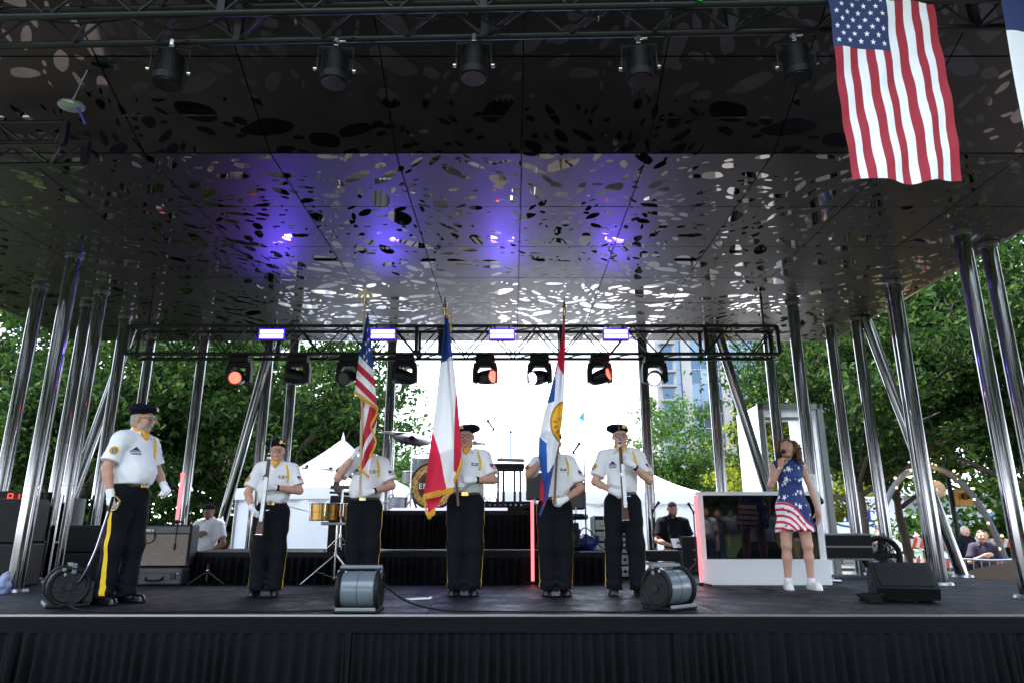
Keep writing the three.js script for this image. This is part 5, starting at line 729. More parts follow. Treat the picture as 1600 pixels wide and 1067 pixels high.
{
  const o = thing('wedge_speaker', 'black loudspeaker on the low platform behind the boom stand', 'loudspeaker', [.72, 1.53, -9.6]); part('cabinet', rbox(.36, .34, .3, .02), M.black, o, [0, .17, 0], [-.25, 0, 0]); part('cone', mv(cyl(.13, .08, .04, 28), 0, .18, .16, 1.32), M.darkGrey, o); part('rim', mv(tor(.135, .008, 6, 32), 0, .18, .18, -.25), M.rubber, o);
  const b = thing('blue_bag', 'crumpled blue bag on the low platform beside the tall guard', 'bag', [1.02, 1.53, -9.95]); part('body', sdfGeo({ prims: [el([0, .1, 0], [.2, .1, .12], .03), el([-.12, .18, 0], [.07, .1, .06], .04), el([.14, .12, .02], [.07, .1, .08], .03)], noise: fold(.05, 16, 16, 16, 3), clip: [[0, -1, 0, 0]] }, .016), mat([.008, .025, .2], .5), b); part('strap', tubeG([[-.12, .2, .05], [0, .3, .08], [.14, .18, .06]], .008, 16, 5), M.black, b);
  const r = thing('amplifier_rack', 'silver rack of amplifiers with lit panels behind the tall guard', 'amplifier', [1.42, ST, -10.1]); part('case', rbox(.56, .84, .4, .02), M.black, r, [0, .42, 0]); for (let i = 0; i < 5; i++) { const u = part('rack_unit', rbox(.5, .13, .02, .006), i % 2 ? M.alu : mat([.35, .36, .37], .35, .7), r, [0, .1 + i * .155, .205]); for (let k = 0; k < 4; k++) part('dial', mv(cyl(.022, .022, .02, 14), -.16 + k * .1, 0, .016, Math.PI / 2), k % 2 ? M.black : M.chrome, u); } for (const x of [-.27, .27]) part('edge_rail', box(.022, .85, .022), M.alu, r, [x, .425, .2]);
  const k = thing('piano_case', 'long black keyboard case in front of the bearded man', 'case', [2.0, ST, -10.15]); part('case', rbox(.72, .14, .34, .02), M.black, k, [0, .3, 0]); part('panel', rbox(.6, .04, .02, .005), M.alu, k, [0, .2, .12]); for (const x of [-.3, .3]) part('leg', box(.04, .24, .3), M.blackMetal, k, [x, .12, 0]);
  const h = thing('road_case', 'tall black road case with small white lettering behind the red tube', 'case', [2.95, .5, -11.25]); part('case', rbox(.62, 1.2, .5, .02), M.black, h, [0, .6, 0]); for (let i = 0; i < 2; i++) part('lettering', new THREE.PlaneGeometry(.1, .03), memo('ltr', () => mat([1, 1, 1], .6, 0, { map: canvas(96, 28, (c, w, hh) => { c.fillStyle = '#141416'; c.fillRect(0, 0, w, hh); c.fillStyle = '#cfcfd2'; c.font = 'bold 24px monospace'; c.fillText('EKG', 20, 22); }) })), h, [-.12, 1.0 - i * .14, .252]);
  // small things on the floor
  const pz = thing('paper_note', 'small white paper lying on the stage beside the centre blower', 'paper', [-.92, ST, -7.15], .5); part('sheet', box(.22, .003, .16), M.white, pz, [0, .004, 0]); part('corner_fold', box(.05, .003, .05), M.white, pz, [.09, .012, .05], [0, 0, .3]);
  const cab = thing('floor_cable', 'black cable running from the centre blower along the stage edge', 'cable'); part('run', tubeG([[-1.07, ST + .2, -6.1], [-.9, ST + .08, -6.15], [-.6, ST + .012, -6.1], [-.2, ST + .01, -6.02], [.5, ST + .01, -5.99], [1.1, ST + .01, -6.06], [1.35, ST + .06, -6.2]], .008, 80, 6), M.rubber, cab); part('plug', rbox(.03, .03, .05, .006), M.rubber, cab, [-1.07, ST + .2, -6.1]);
  const cb2 = thing('floor_cable', 'thin black cable snaking left along the stage edge', 'cable'); part('run', tubeG([[-1.4, ST + .03, -5.96], [-1.8, ST + .01, -6.02], [-2.4, ST + .01, -6.04], [-3, ST + .01, -6.0], [-3.6, ST + .012, -6.1], [-3.95, ST + .05, -6.4]], .008, 80, 6), M.rubber, cb2); part('plug', rbox(.03, .03, .05, .006), M.rubber, cb2, [-3.95, ST + .06, -6.42]);
  const sd = thing('stand_foot', 'folded black stand lying in front of the low platform', 'stand', [-3.75, ST, -8.85]); for (let i = 0; i < 3; i++) part('leg', barG([0, .16, 0], [.24 * Math.cos(i * 2.2 + .2), .015, .18 * Math.sin(i * 2.2 + .2)], .011), M.blackMetal, sd); part('post', barG([0, .05, 0], [0, .24, 0], .014), M.blackMetal, sd); part('joint', mv(sph(.02, 10, 8), 0, .17, 0), M.chrome, sd);
}
{ // large screen on a white stand
  const o = thing('screen_stand', 'large black screen leaning in a white stand beside the singer', 'screen', [3.13, ST, -8.93], 0), tl = -.2, w = 1.56;
  part('lower_panel', rbox(1.6, .30, .05, .006), M.white, o, [0, .15, .06]);
  const u = part('frame', (() => { const s = new THREE.Shape(); s.moveTo(-w / 2, 0); s.lineTo(w / 2, 0); s.lineTo(w / 2, .84); s.lineTo(-w / 2, .84); s.closePath(); const hl = new THREE.Path(); hl.moveTo(-w / 2 + .07, .02); hl.lineTo(-w / 2 + .07, .80); hl.lineTo(w / 2 - .07, .80); hl.lineTo(w / 2 - .07, .02); hl.closePath(); s.holes.push(hl); return new THREE.ExtrudeGeometry(s, { depth: .07, bevelEnabled: true, bevelSize: .004, bevelThickness: .004, bevelSegments: 1 }); })(), M.white, o, [0, .28, -.03], [.012, 0, 0]);
  part('screen_glass', box(w - .14, .77, .012), mat([.004, .004, .006], .03), u, [0, .41, .052], [.022, 0, 0]); part('bezel_lip', box(w - .14, .014, .016), M.black, u, [0, .028, .052]);
  part('back_panel', box(w - .02, .82, .03), M.white, u, [0, .42, -.018]);
  part('side_wedge', (() => { const s = new THREE.Shape(); s.moveTo(0, 0); s.lineTo(.3, 0); s.lineTo(.08, .9); s.lineTo(0, .9); s.closePath(); return new THREE.ExtrudeGeometry(s, { depth: .03, bevelEnabled: false }).rotateY(Math.PI / 2); })(), M.white, o, [.755, .0, .03]);
  part('rear_strut', barG([.72, .04, -.1], [1.0, .03, -.12], .02, 10), M.alu, o); part('rear_strut', barG([.78, .6, -.1], [.8, 1.35, -.18], .05, 14), M.white, o); part('clamp', join([mv(tor(.03, .012, 6, 16), .8, 1.06, -.05), mv(sph(.03, 10, 8), .84, 1.0, -.05), barG([.74, 1.16, -.05], [.86, 1.02, -.05], .012)]), M.blackMetal, o);
}
{ // clutter at the dark left side
  const st = (label, x, z, w, h, d, n = 2, y = ST) => { const o = thing('covered_case', label, 'case', [x, y, z], .1, 'black cases stacked at the left'); for (let i = 0; i < n; i++) { part('box', rbox(w * (1 - .04 * i), h / n - .01, d * (1 - .04 * i), .02), M.black, o, [0, h / n * (i + .5), 0]); for (const s of [-1, 1]) part('corner', rbox(.05, .05, .05, .01), M.darkGrey, o, [s * (w / 2 - .02 - .02 * w * i), h / n * i + .03, d / 2 - .02]); } part('lid', rbox(w * .92, .02, d * .92, .005), M.darkGrey, o, [0, h + .005, 0]); return o; };
  st('tall stack of black cases at the left edge', -7.1, -9.9, 1.3, 1.15, .7, 3); st('black case behind the front left column', -6.2, -8.6, .8, 1.0, .5, 2); st('black case between the left columns and the cabinet', -7.6, -11.6, 1.4, 1.75, .8, 2, .0);
  st('low black case right of the front left column', -5.95, -9.95, .7, .7, .4, 2);
  const c = thing('metal_cabinet', 'tall grey metal cabinet behind the left columns', 'cabinet', [-6.62, ST, -10.35], .15); part('body', rbox(.46, 1.1, .36, .01), mat([.11, .12, .12], .5), c, [0, .55, 0]); part('door', rbox(.42, 1.04, .012, .004), mat([.12, .13, .13], .5), c, [0, .55, .185]); part('notice', box(.09, .1, .004), M.white, c, [.02, .46, .195]); part('label_plate', box(.12, .015, .003), M.alu, c, [0, 1.02, .194]); part('handle', rbox(.015, .09, .02, .004), M.chrome, c, [.17, .6, .198]);
  const d = thing('led_clock', 'red glowing digital display at the left edge of the view', 'clock', [-6.3, 2.19, -8.7], .2); part('housing', rbox(.42, .16, .06, .01), M.black, d); for (let i = 0; i < 2; i++) for (const [x, y, w, h] of i ? [[.03, .024, .012, .04], [.03, -.024, .012, .04]] : [[0, .048, .05, .012], [0, 0, .05, .012], [0, -.048, .05, .012], [.026, .024, .012, .04], [.026, -.024, .012, .04], [-.026, -.024, .012, .04], [-.026, .024, .012, .04]]) part('segment', box(w, h, .006), memo('rseg', () => glow([1, .06, .03], .3)), d, [.06 + i * .07 + x, y, .033]); const pl = new THREE.PointLight(0xff2010, .01); pl.position.set(.1, 0, .12); d.add(pl);
  const b = thing('plastic_bag', 'pale plastic bag on the floor at the dark left side', 'bag', [-5.45, ST, -7.7]); part('body', sdfGeo({ prims: [el([0, .07, 0], [.1, .08, .07], .03), el([.04, .15, 0], [.04, .06, .04], .03)], noise: fold(.04, 22, 22, 22, 3), clip: [[0, -1, 0, 0]] }, .012), mat([.2, .24, .4], .5), b); part('knot', mv(sph(.02, 8, 6), .05, .21, 0), mat([.2, .24, .4], .5), b);
  const g = thing('road_case', 'metal edged flight case behind the right end of the screen', 'case', [4.75, ST, -10.4], -.1); part('shell', rbox(.8, .36, .5, .01), M.black, g, [0, .42, 0]); for (const y of [.25, .42, .59]) part('edge_rail', box(.81, .025, .51), M.alu, g, [0, y, 0]); for (const x of [-.36, .36]) part('leg', box(.04, .24, .04), M.alu, g, [x, .12, .2]), part('leg', box(.04, .24, .04), M.alu, g, [x, .12, -.2]);
  const f = thing('round_fan', 'big round black fan on the floor behind the screen stand', 'fan', [5.25, ST, -10.15], -.2); part('ring', mv(tor(.24, .04, 10, 36), 0, .3, 0), M.black, f); const sp = []; for (let i = 0; i < 12; i++) sp.push(barG([0, .3, .03], [.24 * Math.cos(i * .5236), .3 + .24 * Math.sin(i * .5236), .03], .006, 5)); for (const r of [.08, .16]) sp.push(mv(tor(r, .005, 5, 30), 0, .3, .03)); part('guard', join(sp), M.darkGrey, f); part('motor', mv(cyl(.08, .08, .14, 20), 0, .3, -.05, Math.PI / 2), M.black, f); for (const s of [-1, 1]) part('foot', barG([s * .18, .1, 0], [s * .24, .015, .1], .02), M.black, f); for (let i = 0; i < 4; i++) part('blade', mv(box(.2, .07, .008), .11 * Math.cos(i * 1.57), .3 + .11 * Math.sin(i * 1.57), 0, .4, 0, i * 1.57), M.darkGrey, f);
}

// ---------- trees ----------
const barkM = mat([.055, .042, .032], .95);
const leafCols = { deep: [[.016, .040, .008], [.024, .058, .010], [.011, .028, .007], [.05, .09, .012]], fresh: [[.03, .075, .012], [.05, .10, .016], [.02, .052, .010], [.07, .125, .018]], lime: [[.22, .24, .014], [.28, .29, .02], [.13, .17, .014], [.06, .09, .01]] };
const leafM = new THREE.MeshPhysicalMaterial({ color: 0xffffff, vertexColors: true, roughness: .9, specularIntensity: .12, side: THREE.DoubleSide, transmission: .42, thickness: 0 });
function treeProto(seed, o) {                       // o: height, crown base, crown radius, leaf count, leaf size, colours
  const r = rng(seed), limbs = [], tips = [], H = o.h, grow = (p, d, len, rad, depth) => {
    const segs = 3; let q = p.clone(), dir = d.clone();
    for (let i = 0; i < segs; i++) { const n = q.clone().addScaledVector(dir, len / segs); limbs.push(barG(q.toArray(), n.toArray(), rad * (1 - i * .18), 7, rad * (1 - (i + 1) * .18))); q = n; dir.add(V((r() - .5) * .35, (r() - .3) * .2, (r() - .5) * .35)).normalize(); if (depth > 0 || i > 0) tips.push([q.clone(), depth]); }
    if (depth < 3) { const n = depth === 0 ? 6 : 3; for (let i = 0; i < n; i++) { const a = r() * 6.283, tilt = depth === 0 ? .5 + r() * .6 : .4 + r() * .6, ax = V(Math.cos(a), 0, Math.sin(a)), nd = dir.clone().multiplyScalar(Math.cos(tilt)).addScaledVector(ax, Math.sin(tilt)).normalize(); grow(q, nd, len * (.62 + .2 * r()), rad * .55, depth + 1); } }
  };
  grow(V(0, 0, 0), V(0, 1, 0), o.trunk, o.rad, 0);
  for (let i = 0; i < 5; i++) { const a = r() * 6.283; grow(V(0, o.trunk * (.75 + .25 * r()), 0), V(Math.cos(a), .55, Math.sin(a)).normalize(), (H - o.trunk) * .35, o.rad * .4, 2); }
  // clump centres spread through the crown
  const cl = [], cy = (o.base + H) / 2, ry = (H - o.base) / 2;
  for (let i = 0; i < o.clumps; i++) { let x, y, z, l; do { x = r() * 2 - 1; y = r() * 2 - 1; z = r() * 2 - 1; l = Math.hypot(x, y, z); } while (l > 1 || l < .35); const sh = 1 - .25 * y; cl.push([x * o.cr * sh * (.85 + .3 * r()), cy + y * ry, z * o.cr * sh * (.85 + .3 * r()), .28 + .45 * r()]); }
  for (const [p] of tips) if (p.y > o.base * .9 && r() < .6) cl.push([p.x, p.y, p.z, .3 + .3 * r()]);
  const N = o.leaves, pos = new Float32Array(N * 12), col = new Float32Array(N * 12), idx = [], C = o.cols;
  for (let i = 0; i < N; i++) {
    const c = cl[Math.floor(r() * cl.length)], cs = c[3] * o.cs; let x, y, z; do { x = r() * 2 - 1; y = r() * 2 - 1; z = r() * 2 - 1; } while (x * x + y * y + z * z > 1);
    const P = V(c[0] + x * cs, c[1] + y * cs * .65, c[2] + z * cs), s = o.ls * (.6 + .8 * r()), u = V(r() - .5, r() - .5, r() - .5).normalize(), v = V(r() - .5, (r() - .5) * .6, r() - .5).cross(u).normalize(), w = .38 + .2 * r();
    [[-1, 0], [0, -w], [1, 0], [0, w]].forEach(([a, b], k) => { pos.set([P.x + (u.x * a + v.x * b) * s, P.y + (u.y * a + v.y * b) * s + (k === 0 || k === 2 ? -.12 * s : 0), P.z + (u.z * a + v.z * b) * s], i * 12 + k * 3); });
    const cc = C[Math.min(C.length - 1, Math.floor(Math.pow(r(), 1.3) * C.length))], f = .75 + .5 * r(); for (let k = 0; k < 4; k++) col.set([cc[0] * f, cc[1] * f, cc[2] * f], i * 12 + k * 3);
    idx.push(i * 4, i * 4 + 1, i * 4 + 2, i * 4, i * 4 + 2, i * 4 + 3);
  }
  const g = new THREE.BufferGeometry(); g.setAttribute('position', new THREE.BufferAttribute(pos, 3)); g.setAttribute('color', new THREE.BufferAttribute(col, 3)); g.setIndex(idx); g.computeVertexNormals();
  return { trunk: join(limbs), crown: g };
}
{
  const P = {
    oak: treeProto(3, { h: 9, trunk: 2.4, base: 2.1, cr: 3.4, rad: .17, clumps: 150, leaves: 24000, ls: .08, cs: 1.2, cols: leafCols.deep }),
    oak2: treeProto(14, { h: 9, trunk: 2.2, base: 1.9, cr: 3.2, rad: .16, clumps: 140, leaves: 24000, ls: .08, cs: 1.15, cols: leafCols.deep }),
    ash: treeProto(27, { h: 8, trunk: 2.2, base: 2.0, cr: 2.7, rad: .14, clumps: 120, leaves: 22000, ls: .08, cs: 1.0, cols: leafCols.fresh }),
    lime: treeProto(31, { h: 8, trunk: 1.8, base: 1.6, cr: 2.4, rad: .13, clumps: 110, leaves: 18000, ls: .08, cs: .9, cols: leafCols.lime }),
    high: treeProto(52, { h: 9.5, trunk: 3.2, base: 3.5, cr: 3.4, rad: .17, clumps: 150, leaves: 24000, ls: .08, cs: 1.1, cols: leafCols.deep }),
    bush: treeProto(44, { h: 1.6, trunk: .3, base: .15, cr: 1.2, rad: .04, clumps: 60, leaves: 5000, ls: .06, cs: .5, cols: leafCols.fresh }),
  };
  const tr = (kind, label, x, z, s, turn, sy = 1) => { const t = thing(kind === 'bush' ? 'shrub' : 'tree', label, kind === 'bush' ? 'shrub' : 'tree', [x, 0, z], turn, /audience lawn/.test(label) ? 'unseen trees and shrubs added round the audience lawn' : 'trees and shrubs round the stage'); t.scale.set(s, s * sy, s); part('trunk', P[kind].trunk, barkM, t); part('crown', P[kind].crown, leafM, t); };
  tr('oak', 'dark dense tree at the far left edge, behind the outermost column', -15, -18.5, 1.15, .3); tr('oak2', 'dark tree behind the leaning column on the left', -10.6, -17, 1.05, 2); tr('oak', 'tall dark tree behind the man with the sabre', -8.6, -20.5, 1.2, 4); tr('oak2', 'dark tree behind the man in the white tee shirt', -6.2, -19.5, 1.05, 1.2);
  tr('ash', 'green tree rising behind the short guard and its two columns', -8.2, -26, 1.25, .8); tr('oak', 'dark tree filling the gap behind the far left cases', -17.5, -24, 1.3, 5); tr('oak2', 'second row dark tree between the left columns', -13, -25, 1.25, 3.3);
  tr('ash', 'rounded green tree just left of the eagle flag', -7.0, -33, 1.0, 2.6); tr('ash', 'small rounded green tree behind the cymbals', -4.4, -37, .72, 5.1, .9);
  tr('ash', 'rounded green tree right of the tall guard', 6.4, -27.5, .9, 1.1); tr('ash', 'green tree behind the screen stand, left of the tower', 9.2, -28, .62, 3.9); tr('ash', 'small green treetop showing beside the tent flag', 3.9, -36, .7, .4);
  tr('lime', 'bright yellow green tree seen through the white portal', 7.75, -20.8, .74, 1.5); tr('lime', 'yellow green tree above the white portal', 17.4, -38, 1.45, 4.0); tr('high', 'dark leafy tree behind the column right of the singer', 9.0, -18.2, .98, 2.2);
  tr('high', 'dark tree above the white truck', 11.4, -20.5, 1.0, .2); tr('high', 'large dark tree at the right, over the string lights', 12.3, -16.2, 1.05, 2.9); tr('oak2', 'dark tree at the far right edge', 14.2, -13.4, 1.12, 5.3); tr('high', 'dark tree behind the striped barricade', 16.2, -22, 1.25, 1.9); tr('oak2', 'dark tree filling the gap beyond the light arch', 19.5, -28, 1.5, .7); tr('oak', 'tall dark tree filling the upper right behind the nearest column', 15.5, -17.5, 1.5, 4.4);
  [[-20, 6], [-17, 13], [-12, 17.5], [-6.5, 19], [0, 20], [6, 19], [11.5, 17.5], [16, 13.5], [19, 8], [20, 1], [-21, -1], [18.5, -6], [-19, -8]].forEach(([x, z], i) => { tr(i % 2 ? 'oak' : 'oak2', ['unseen tree added round the audience lawn to cut frontal light, mirrored in the polished columns'][0], x, z, 1.45 + .25 * (i % 3), i * 1.7); });  // added out of view to cut frontal light and darken the column reflections
  for (let i = 0; i < 9; i++) tr('bush', 'unseen tall hedge shrub added behind the audience lawn to darken the screen reflection', 1 + i * 2.6, 15.5 - .09 * (i - 3) ** 2, 2.6 + .3 * (i % 3), i * 1.3);  // added out of view so the screen reflects a dark horizon
  [[-19, -24, 'at the far left'], [-16, -22, 'left of the cabinet'], [-13.4, -21.5, 'behind the grey cabinet'], [-11, -21.8, 'behind the amplifier'], [-9, -22.6, 'behind the red tube'], [-7.2, -22.8, 'left of the timbales tent'], [21.5, -27, 'right of the traffic signal'], [16.5, -24.5, 'behind the barricades'], [19.5, -22, 'at the far right']].forEach(([x, z, w], i) => tr('bush', `rounded hedge shrub under the trees ${w}`, x, z, 2.3 + .3 * (i % 3), i));
  tr('bush', 'sunny low shrub under the left trees', -8.3, -15.6, .9, 0); tr('bush', 'low shrub left of the amplifier', -9.7, -16.2, 1.0, 2); tr('bush', 'low shrub behind the white tee man', -7.0, -18.2, .95, 1); tr('bush', 'low shrub behind the steel barrier on the right', 8.9, -13.9, .6, 3); tr('bush', 'low shrub beside the cardboard on the right barrier', 9.8, -14.3, .62, 5);
}

// ---------- tents ----------
const tentM = mat([.78, .79, .81], .7, 0, { transmission: .25, thickness: 0, side: THREE.DoubleSide }), wallM = mat([.74, .75, .77], .75, 0, { transmission: .2, thickness: 0, side: THREE.DoubleSide });
function tent(label, x, z, w, eave, peak, turn, flag) {
  const o = thing('white_tent', label, 'tent', [x, 0, z], turn, 'white tents behind the stage'), h = w / 2, n = 14, pos = [], I = [];
  for (let k = 0; k < 4; k++) { const b = pos.length / 3, a0 = k * Math.PI / 2; for (let j = 0; j <= n; j++) for (let i = 0; i <= n; i++) { const t = j / n, s = (i / n - .5) * 2, rad = h * (1 - t), y = eave + (peak - eave) * Math.pow(t, 1.55) - .06 * Math.sin(t * 3.14) * (1 - s * s), lx = s * rad, lz = rad; pos.push(lx * Math.cos(a0) + lz * Math.sin(a0), y, -lx * Math.sin(a0) + lz * Math.cos(a0)); } for (let j = 0; j < n; j++) for (let i = 0; i < n; i++) { const a = b + j * (n + 1) + i; I.push(a, a + 1, a + n + 1, a + 1, a + n + 2, a + n + 1); } }
  const g = new THREE.BufferGeometry(); g.setAttribute('position', new THREE.Float32BufferAttribute(pos, 3)); g.setIndex(I); g.computeVertexNormals(); part('roof', g, tentM, o);
  for (let k = 0; k < 4; k++) { const a = k * Math.PI / 2; const v = part('valance', box(w, .26, .01), tentM, o, [Math.sin(a) * h, eave - .12, Math.cos(a) * h], [0, a, 0]);
    const wg = new THREE.PlaneGeometry(w * .98, eave - .1, 60, 6), p = wg.attributes.position; for (let i = 0; i < p.count; i++) p.setZ(i, .03 * Math.sin(p.getX(i) * 9 + p.getY(i) * .7) + .02 * vnoise(p.getX(i) * 3, p.getY(i) * 2)); wg.computeVertexNormals(); part('wall_sheet', wg, wallM, o, [Math.sin(a) * (h - .05), (eave - .1) / 2, Math.cos(a) * (h - .05)], [0, a, 0]);
    part('pole', barG([0, 0, 0], [0, eave, 0], .035), M.alu, o, [Math.sin(a + .785) * h * 1.39, 0, Math.cos(a + .785) * h * 1.39]); }
  part('finial', new THREE.ConeGeometry(.05, .2, 10), tentM, o, [0, peak + .08, 0]);
  if (flag) { part('pennant_staff', barG([0, peak, 0], [0, peak + .46, 0], .012), M.alu, o); const s = new THREE.Shape(); s.moveTo(0, 0); s.lineTo(-.16, -.2); s.lineTo(0, -.3); s.lineTo(.02, -.1); part('pennant', new THREE.ExtrudeGeometry(s, { depth: .006, bevelEnabled: false }), mat([.01, .2, .38], .7), o, [.0, peak + .45, 0], [0, .3, 0]); }
}
tent('white peaked tent with a teal pennant behind the tall guard', 1.95, -18.4, 4.9, 2.62, 4.45, .1, true); tent('white peaked tent behind the timbales and the eagle flag', -4.35, -17.6, 3.5, 2.72, 4.05, -.25); tent('wide white tent behind the keyboards', -.9, -25, 6, 2.75, 3.9, .2);

// ---------- town behind ----------
{
  const glassA = mat([.062, .092, .125], .08, .9), glassB = mat([.03, .052, .08], .06, .9), glassC = mat([.09, .115, .135], .12, .9), stone = mat([.2, .195, .185], .8), mull = mat([.13, .14, .15], .5);
  const tower = (label, x0, x1, z, y1, cols, rows, mats, pier, turn = 0, seed = 1) => {
    const o = thing('tower_building', label, 'building', [(x0 + x1) / 2, 0, z], turn), w = x1 - x0, D = 16, r = rng(seed); part('core', box(w - .6, y1, D), mull, o, [0, y1 / 2, -D / 2 - .35]);
    const cw = w / cols, rh = y1 / rows, y0r = Math.floor(rows * .18), pg = box(cw - .22, rh - .24, .12);
    for (let j = y0r; j < rows; j++) for (let i = 0; i < cols; i++) { if (pier.includes(i)) continue; part('window_pane', pg, mats[Math.floor(r() * mats.length)], o, [-w / 2 + cw * (i + .5), rh * (j + .5), -.2 + r() * .05]); }
    for (const i of pier) part('stone_pier', box(cw, y1, .9), stone, o, [-w / 2 + cw * (i + .5), y1 / 2, 0]);
    for (let i = 0; i <= cols; i++) part('mullion', box(.16, y1, .3), mull, o, [-w / 2 + cw * i, y1 / 2, -.1]);
    for (let j = y0r; j <= rows; j++) part('floor_band', box(w, .2, .26), mull, o, [0, rh * j, -.13]);
    part('parapet', box(w + .6, 1.4, D + .8), stone, o, [0, y1 + .7, -D / 2 - .2]); return o;
  };
  tower('hazy blue glass tower with pale stone piers behind the right trees', 31.5, 58, -140, 62, 13, 20, [glassA, glassB, glassA, glassC], [0, 2, 6], .0, 4);
  const b = tower('lower glass building with a jutting roof edge beside the tower', 46, 62, -112, 27.5, 8, 10, [glassC, glassA], [], -.05, 9); part('roof_overhang', box(20, .9, 19), mull, b, [1, 30, -6]); part('roof_soffit', box(19.6, .3, 18.6), mat([.2, .2, .21], .7), b, [1, 29.3, -6]);
  // balconies at the tower's left corner
  const bal = thing('balcony_block', 'narrow pale block with stacked balconies at the tower corner', 'building', [32.0, 0, -138]); part('wall', box(4.2, 58, 6), mat([.18, .18, .18], .8), bal, [0, 29, -3]); for (let j = 4; j < 19; j++) part('balcony', box(3.2, .5, 1.4), mat([.12, .125, .13], .6), bal, [.2, j * 3.0, .7]), part('balcony_door', box(2.2, 1.9, .2), glassB, bal, [.2, j * 3.0 + 1.5, .02]);
  const low = thing('low_building', 'low grey hall with a pale roof line behind the right trees', 'building', [24.5, 0, -40], -.2); part('wall', box(22, 3.6, 8), mat([.22, .24, .25], .85), low, [0, 1.8, -4]); part('roof', box(22.8, .35, 9), mat([.6, .6, .6], .7), low, [0, 3.8, -4]); for (let i = 0; i < 7; i++) { const w = part('window', box(1.9, 1.6, .1), glassB, low, [-9 + i * 3, 1.9, .02]); part('frame', box(2.05, .1, .14), mull, w, [0, -.85, .02]); }
}
{ // portal frame
  const o = thing('portal_frame', 'tall open white and steel portal frame behind the screen stand', 'portal', [5.12, 0, -13.1], 0), W = 1.16, H = 4.02, D = 1.2, t = .06;
  const wht = mat([.8, .81, .82], .45), stl = mat([.25, .26, .27], .3, .9);
  for (const s of [-1, 1]) part('side_wall', box(.12, H, D), wht, o, [s * (W / 2 - .06), H / 2, 0]); part('top_slab', box(W - .25, .12, D), wht, o, [0, H - .06, 0]);
  for (const s of [-1, 1]) part('steel_edge', box(.1, H + .02, .05), stl, o, [s * (W / 2 - .03), H / 2 + .01, D / 2 + .03]); part('steel_edge', box(W, .1, .05), stl, o, [0, H - .03, D / 2 + .03]); part('floor_plate', box(W, .03, D), stl, o, [0, .02, 0]); part('inner_bar', box(W - .25, .06, .05), stl, o, [0, H - .22, D / 2 - .2]);
  for (let i = 0; i < 2; i++) part('lettering', new THREE.PlaneGeometry(.5, .1), mat([1, 1, 1], .5, 0, { map: canvas(256, 52, (c, w, h) => { c.fillStyle = '#e7e9eb'; c.fillRect(0, 0, w, h); c.fillStyle = '#c3c7cb'; c.font = 'bold 40px sans-serif'; c.fillText(['Get', 'Enter', '..', ''][i], 10, 40); }) }), o, [-W / 2 - .004, 2.85 - i * .16, .1], [0, -Math.PI / 2, 0]);
}
{ // box truck
  const o = thing('box_truck', 'white box truck with blue lettering and a swoosh behind the right columns', 'truck', [15.4, 0, -32], R(-12)), wht = mat([.76, .77, .79], .45);
  part('cargo_box', rbox(7, 2.5, 2.4, .04), wht, o, [-1.2, 1.95, -1.2]); part('underframe', box(6.8, .18, 2), M.darkGrey, o, [-1.2, .62, -1.2]);
  const side = canvas(1024, 384, (c, w, h) => { c.fillStyle = '#e9ebee'; c.fillRect(0, 0, w, h); c.fillStyle = '#17479e'; c.font = 'bold 120px serif'; c.fillText('KEITH', 560, 170); c.strokeStyle = '#17479e'; c.lineWidth = 16; c.beginPath(); c.ellipse(720, 130, 170, 78, 0, .25, 2.9); c.stroke(); c.fillStyle = '#3fae49'; c.fillRect(500, 262, 420, 26); c.fillStyle = '#d6efd2'; c.fillRect(560, 266, 200, 18); c.fillStyle = '#1f56b3'; c.fillRect(60, 130, 56, 70); c.fillRect(380, 120, 50, 76); c.font = 'bold 76px sans-serif'; c.fillText('TH', 240, 190); });
  part('side_print', new THREE.PlaneGeometry(6.7, 2.2), mat([1, 1, 1], .5, 0, { map: side }), o, [-1.2, 1.98, .006]);
  part('cab', rbox(1.9, 2.0, 2.2, .18, 3), wht, o, [3.4, 1.4, -1.2]); part('windscreen', rbox(.5, .8, 1.9, .05), M.blackGloss, o, [4.15, 1.95, -1.2]); part('side_window', rbox(.9, .6, .05, .02), M.blackGloss, o, [3.5, 1.85, -.1]); part('mirror', rbox(.1, .3, .2, .03), M.black, o, [4.2, 1.9, .05]); for (const x of [-3.6, 3.1]) { for (const z of [-.2, -2.2]) { const w = part('wheel', mv(cyl(.45, .45, .3, 24), x, .45, z, Math.PI / 2), M.rubber, o); part('rim', mv(cyl(.25, .25, .32, 20), x, .45, z, Math.PI / 2), M.alu, w); } } for (let i = 0; i < 6; i++) part('marker_light', box(.12, .06, .02), mat([.4, .03, .02], .4), o, [-4.2 + i * 1.2, .78, .02]); part('rear_panel', box(.06, 2.3, 2.2), wht, o, [-4.72, 1.95, -1.2]);
  const c = thing('parked_car', 'silver car with red roof lights parked right of the truck', 'car', [17.6, 0, -30], R(-80)); part('body', sdfGeo({ prims: [rc([-1.6, .6, 0], [1.6, .58, 0], .42, .4, .2, { flat: 1.9, fz: 0 }), rc([-.9, 1.0, 0], [.5, 1.0, 0], .38, .36, .3, { flat: 1.7, fz: 0 })] }, .08), mat([.5, .52, .55], .25, .6), c); part('windscreen', rbox(.1, .4, 1.1, .03), M.blackGloss, c, [.9, 1.12, 0], [0, 0, .6]); part('light_bar', rbox(.2, .12, 1, .03), mat([.5, .02, .02], .3), c, [-.1, 1.44, 0]); for (const x of [-1.1, 1.1]) for (const z of [-.7, .7]) part('wheel', mv(cyl(.32, .32, .2, 20), x, .32, z, Math.PI / 2), M.rubber, c); for (const z of [-.5, .5]) part('headlight', rbox(.06, .12, .3, .02), M.chrome, c, [1.98, .66, z]);
}
